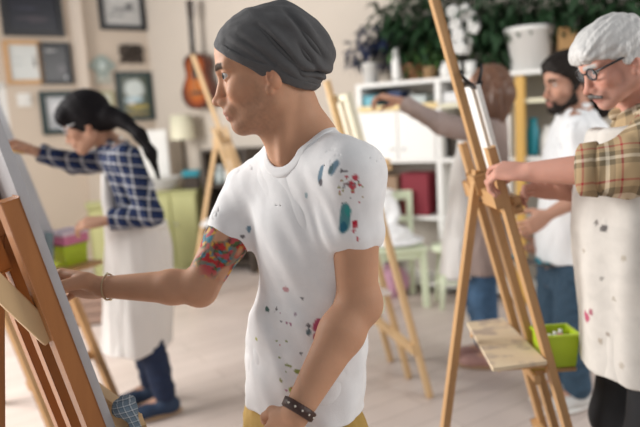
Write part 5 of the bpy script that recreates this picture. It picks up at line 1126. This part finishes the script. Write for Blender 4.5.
link('long_hair', field_mesh(Hf, 'long_hair', .006, disp=lambda v, n: foldn(v, V(.1, .1, -1), 5, 60, 3) * .007), PW, [hairBr])

# ============================ bearded man
fB = nrm(V(-1, -.12, 0)); LB = np.cross(UP, fB); Y = 2.95
hb = Head(P(567, 82, Y), (-1, -.18, 0), math.radians(8), 1.06); Q = Field(); head_field(Q, hb)
tb_ = [(577, 112, .07, .06, 0), (579, 124, .18, .085, 0), (575, 155, .185, .125, 0), (571, 195, .165, .125, 0), (568, 230, .165, .13, 0), (567, 262, .17, .13, 0), (567, 285, .165, .125, 0)]
nbb = P(577, 113, Y); Q.cone(hb.w(-.03, 0, -.04), nbb, .055, .060, .02); Q.loft(stw(tb_, Y, -.016), LB, .03)
s1, e1, w1 = P(578, 132, Y - .20), P(585, 195, Y - .24), P(548, 215, Y - .26); s2, e2, w2 = P(570, 132, Y + .2), P(570, 195, Y + .24), P(545, 245, Y + .12)
for s_ in (s1, s2): Q.cone(nbb, s_, .05, .05, .04)
arm(Q, s1, e1, w1); arm(Q, s2, e2, w2)
d1 = nrm(w1 - e1 + V(0, 0, -.02)); n1_ = nrm(V(.2, .9, .2)); hand_field(Q, w1, d1, n1_, -np.cross(d1, n1_), (.6, .8, .6))
d2 = nrm(V(-1, -.2, -.15)); n2_ = nrm(V(0, -.2, 1)); hand_field(Q, w2, d2, n2_, np.cross(d2, n2_), (.5, .7, .4))
hc = P(567, 272, Y); h1, h2 = hc + LB * .09, hc - LB * .09; A1 = G(577, 408) + UP * .085; A2 = G(568, 400) + V(.0, .06, .085)
k1, k2 = (h1 + A1) / 2 + fB * .03, (h2 + A2) / 2 + fB * .04; leg(Q, h1, k1, A1, fB); leg(Q, h2, k2, A2, fB)
BM = bg_person(hb, 'bearded man with dark hair in white shirt between the easel and the old man', (.50, .28, .20), Q, stub=.5, stubc=(.03, .02, .016), brow=(.02, .014, .01), iris=(.04, .025, .015))
T = Field(); T.loft(stw(tb_[:-1], Y, .010), LB, .03, clip=[(P(567, 259, Y), V(0, 0, -1))])
for s_ in (s1, s2): T.cone(nbb - UP * .03, s_, .06, .06, .05)
sleeve(T, s1, e1, w1, (.068, .062, .056, .050), .30); sleeve(T, s2, e2, w2, (.068, .062, .056, .050), .30)
T.cone(nbb + UP * .0, nbb + UP * .12 + fB * .02, .066, .08, .01, op='s', clip='outer')
wcot = mat('white_cotton_shirt', (.78, .79, .80), .85, .03, 12)
S_ = link('shirt', field_mesh(T, 'shirt', .007, shell=.010, smooth=1, disp=lambda v, n: foldn(v, V(.3, .2, -1), 6, 24, 3) * .009), BM, [wcot])
f_ = Field()
for s in (-1, 1): f_.chain([nbb + UP * .035 - fB * .07, nbb + UP * .03 + LB * s * .068, nbb + fB * .075 - UP * .02], [.014, .015, .012], .01)
link('collar', field_mesh(f_, 'collar', .006), S_, [wcot])
J = Field(); J.loft([(P(567, 252, Y), .150, .115), (P(567, 285, Y), .155, .118)], LB, .03); J.chain([h1, k1, A1 + UP * .03], [.10, .080, .066], .03); J.chain([h2, k2, A2 + UP * .03], [.10, .080, .066], .03); link('jeans', field_mesh(J, 'jeans', .009, disp=lambda v, n: foldn(v, V(1, .4, .1), 8, 34, 2) * .008), BM, [denim3])
sneaker = mat('pale_grey_sneaker', (.55, .54, .52), .6, .1, 20)
for q in (A1, A2): shoe('sneaker', q, nrm(V(-1, -.35, 0)), sneaker, M['white'], BM)
hairD = mat('dark_hair', (.010, .007, .006), .6, 0, 8, .5, 90, stretch=(1, 1, .3), c2=(.016, .011, .008), spec=.2)
Hf = Field(); hb.ell(Hf, (-.010, 0, .042), (.113, .092, .100), .03); hb.ell(Hf, (.045, 0, .088), (.050, .060, .030), .03); hb.ell(Hf, (-.04, 0, -.01), (.074, .080, .065), .03); curve_hair(hb, Hf, [(hb.w(.080, 0, .050), hb.d(.62, 0, -.78))])
[hb.cone(Hf, (.004, .073 * s, .03), (.010, .072 * s, -.035), .014, .008, .014) for s in (-1, 1)]; Hf.chain([hb.w(-.09, .0, .02), P(590, 80, Y), P(600, 92, Y), P(603, 112, Y)], [.06, .062, .065, .03], .04)
link('tied_back_hair', field_mesh(Hf, 'tied_back_hair', .006, disp=lambda v, n: foldn(v, V(.85, 0, .3), 8, 70, 3) * .005 + nz(v, 30, 4) * .003), BM, [hairD])
Bd = Field(); hb.ell(Bd, (.074, 0, -.102), (.026, .036, .024), .02)
for s in (-1, 1): hb.cone(Bd, (.006, .062 * s, -.030), (.016, .058 * s, -.080), .010, .016, .02); hb.cone(Bd, (.016, .055 * s, -.080), (.074, .016 * s, -.108), .017, .017, .02); hb.cone(Bd, (.103, .004 * s, -.061), (.090, .028 * s, -.076), .006, .005, .006); hb.cone(Bd, (.090, .028 * s, -.076), (.080, .026 * s, -.098), .006, .010, .006)
link('beard', field_mesh(Bd, 'beard', .004, disp=lambda v, n: nz(v, 120, 3) * .003), BM, [hairD])
c = P(531, 262, 2.90); t = thing('artist_palette', c, 'dark paint smeared palette held by the bearded man at waist height', 'palette')
MB().prism([(.13 * math.cos(q) * (1 + .1 * math.sin(2 * q)), .09 * math.sin(q)) for q in np.linspace(0, 2 * math.pi, 28, endpoint=False)], c, nrm(V(1, 0, -.25)), nrm(V(.1, 1, -.1)), .008).build('board', mat('dark_palette_wood', (.07, .06, .055), .5, .3, 20), t)
m = MB()
for i in range(7): m.ball(c + V(.08 * math.cos(i), .05 * math.sin(i), .012 - .02 * math.cos(i)), (.014, .012, .008), 8)
m.build('paint_dabs', M['teal'], t, True)

# ============================ old man in the check shirt
fO = nrm(V(-1, .05, 0)); LO = np.cross(UP, fO); Y = 1.78
ho = Head(P(614, 59, 1.72), (-1, -.05, 0), math.radians(27), .93); Q = Field(); head_field(Q, ho, nose=1.12)
to_ = [(648, 112, .075, .065, 0), (655, 126, .18, .09, 0), (655, 165, .185, .13, 0), (650, 215, .18, .14, 0), (650, 260, .175, .14, 0), (652, 300, .175, .135, 0), (655, 330, .17, .13, 0)]
nbo = P(645, 110, Y); Q.cone(ho.w(-.035, 0, -.03), nbo, .056, .064, .03); Q.loft(stw(to_, Y, -.018), LO, .03)
s1, e1, w1 = P(668, 132, Y - .20), P(628, 168, Y - .20), P(533, 172, Y - .07); s2, e2, w2 = P(650, 135, Y + .2), P(622, 196, Y + .16), P(566, 192, Y + .17)
for s_ in (s1, s2): Q.cone(nbo, s_, .055, .055, .04)
arm(Q, s1, e1, w1, (.055, .044, .042, .029)); arm(Q, s2, e2, w2, (.055, .044, .040, .028))
d1 = nrm(w1 - e1 + V(0, .03, .015)); n1_ = nrm(V(-.1, .55, -.85)); to1 = hand_field(Q, w1, d1, n1_, -np.cross(d1, n1_), (.75, .95, .6), 1.06, (.6, .3), index=(.35, .75, .45), thumb_out=.6)
d2 = nrm(V(-1, .0, .22)); n2_ = nrm(V(-.1, -.75, -.6)); hand_field(Q, w2, d2, n2_, np.cross(d2, n2_), (.55, .8, .5), 1.06, (.5, .3), index=(-.25, .15, .15), thumb_out=.9)
hc = P(655, 318, Y); h1, h2 = hc + LO * .09, hc - LO * .09; A1 = V(h1[0] + .20, h1[1], .085); A2 = V(h2[0] + .16, h2[1], .085)
k1, k2 = (h1 + A1) / 2 + fO * .13, (h2 + A2) / 2 + fO * .14; leg(Q, h1, k1, A1, fO); leg(Q, h2, k2, A2, fO)
OM = bg_person(ho, 'old man with grey hair and glasses in check shirt and stained white apron', (.56, .29, .22), Q, res=.0048, head_res=.0028, brow=(.45, .43, .41), brow_w=1, lip=(.42, .17, .15), stub=.12, stubc=(.5, .45, .42))
pl2 = plaid('tan_check_flannel', (.42, .30, .17), (.15, .115, .07), (.62, .54, .42), (.34, .035, .04), nrm(V(.95, -.3, 0)), nrm(V(.1, .35, 1)), .088)
T = Field(); T.loft(stw(to_, Y, .008), LO, .03, clip=[(P(655, 322, Y), V(0, 0, -1))])
for s_ in (s1, s2): T.cone(nbo - UP * .03, s_, .066, .066, .05)
T.chain([s1, e1], [.078, .072], .04); u1_ = nrm(w1 - e1); c1 = e1 + u1_ * .115; T.cone(e1, c1, .072, .062, .02, clip=[(c1, u1_)])
T.chain([s2, e2], [.076, .068], .04); u2_ = nrm(w2 - e2); c2_ = e2 + u2_ * .13; T.cone(e2, c2_, .064, .056, .02, clip=[(c2_, u2_)])
T.cone(nbo + UP * .0, nbo + UP * .12 + fO * .08, .072, .085, .01, op='s', clip='outer')
S_ = link('check_shirt', field_mesh(T, 'check_shirt', .0052, shell=.009, smooth=1, disp=lambda v, n: foldn(v, V(-.2, .2, -1), 9, 30, 3) * .008 + nz(v, 14, 2) * .006), OM, [pl2])
for c_, u_ in ((c1, u1_), (c2_, u2_)): wrap(c_ - u_ * .022, u_, .066, .062, .05, pl2, 'rolled_cuff', S_, th=.008)
f_ = Field()
for s in (-1, 1): f_.chain([nbo + UP * .05 - fO * .07, nbo + UP * .045 + LO * s * .072, nbo + fO * .085 - UP * .01], [.018, .020, .014], .012)
link('collar', field_mesh(f_, 'collar', .005, disp=lambda v, n: nz(v, 30, 2) * .003), S_, [pl2])
A = Field(); A.loft([(P(612, 128, Y - .02), .12, .05), (P(617, 160, Y), .16, .10), (P(622, 220, Y), .19, .135), (P(634, 290, Y), .20, .155), (P(638, 345, Y), .205, .160), (P(638, 400, Y), .21, .163)], LO, .02, clip=[(P(628, 384, Y - .12), V(-.03, 0, -1))])
me = field_mesh(A, 'apron', .0062, shell=.010, smooth=2, disp=lambda v, n: foldn(v, V(.05, .05, -1), 2.2, 12, 3) * .020 + nz(v, 12, 5) * .004)
v = getco(me); C = np.tile(np.array([.62, .585, .54]), (len(v), 1)); C *= (1 + .05 * nz(v, 7, 4) - .05 * sstep(.1, .4, nz(v, 25, 9)))[:, None]
for a in ((601, 229, .009, (.10, .09, .09)), (594, 223, .006, (.16, .14, .13)), (584, 317, .014, (.42, .05, .12), .9), (588, 312, .008, (.35, .10, .14)), (606, 335, .006, (.35, .30, .26)), (612, 300, .005, (.4, .36, .3)), (622, 260, .007, (.45, .40, .33)), (600, 280, .005, (.30, .28, .26)), (598, 342, .007, (.40, .34, .28)), (618, 365, .008, (.45, .40, .34)), (581, 250, .006, (.40, .34, .28))): paint(*a)
pigment(me, C); AO = link('apron', me, OM, [vmat('stained_apron_cloth', .9, .15, 260, 0, .2)])
K = Field(); K.chain([h1, k1, A1 + UP * .02], [.10, .085, .075], .03); K.chain([h2, k2, A2 + UP * .02], [.10, .085, .075], .03); link('trousers', field_mesh(K, 'trousers', .009), OM, [mat('black_trousers', (.008, .008, .010), .85, .2, 30)])
for q in (A1, A2): shoe('shoe', q, fO, M['black'], M['dark'], OM)
hairG = mat('grey_hair', (.42, .41, .40), .5, 0, 10, .5, 70, stretch=(1, 1, .4), c2=(.68, .67, .65))
Hf = Field(); ho.ell(Hf, (-.014, 0, .030), (.106, .084, .094), .03); ho.ell(Hf, (.035, 0, .060), (.060, .068, .048), .03); ho.ell(Hf, (-.05, 0, -.005), (.068, .079, .060), .03); curve_hair(ho, Hf, [(ho.w(.066, 0, .040), ho.d(.66, 0, -.75))])
for s in (-1, 0, 1): ho.ell(Hf, (.070, .028 * s, .060), (.036, .030, .024), .02, ry=.5)
for s in (-1, 1): ho.cone(Hf, (.004, .076 * s, .03), (.006, .074 * s, -.012), .012, .006, .012)
link('grey_hair', field_mesh(Hf, 'grey_hair', .004, disp=lambda v, n: foldn(v, ho.d(-.85, 0, .25), 7, 85, 3) * .0045 + foldn(v, ho.d(-.8, .2, .4), 8, 38, 8) * .004), OM, [hairG])
Ms = Field()
for s in (-1, 1): ho.cone(Ms, (.107, .002 * s, -.0615), (.094, .028 * s, -.073), .0075, .005, .006)
link('moustache', field_mesh(Ms, 'moustache', .0028, disp=lambda v, n: nz(v, 150, 4) * .002), OM, [mat('grey_whiskers', (.13, .115, .105), .6, .2, 80)])
glasses(ho, OM, M['black'], .0028)
t = thing('pencil', to1[0], 'thin pencil in the hand of the old man in the check shirt', 'pencil'); MB().tube([to1[0] + V(-.004, .002, -.002), to1[4] + V(.03, -.015, .04)], [.003, .004], 8).build('pencil_body', M['pinelight'], t, True)

# repeats of one kind share a group
for o in list(col.objects):
    if o.parent or o.get('group'): continue
    g = {'easel': 'easels standing in the studio', 'canvas': 'canvases on the easels', 'picture_frame': 'framed pictures on the left wall', 'potted_plant': 'potted plants on the shelf unit', 'orchid': 'orchids on the shelf unit', 'paint_tube': 'paint tubes in the lime green box', 'storage_box': 'lime green plastic boxes', 'vase': 'white vases on the shelf unit', 'file_box': 'file boxes in the shelf unit', 'cabinet': 'olive green cabinets', 'person': 'people painting in the studio'}.get(o.name.split('.')[0])
    if g: o['group'] = g
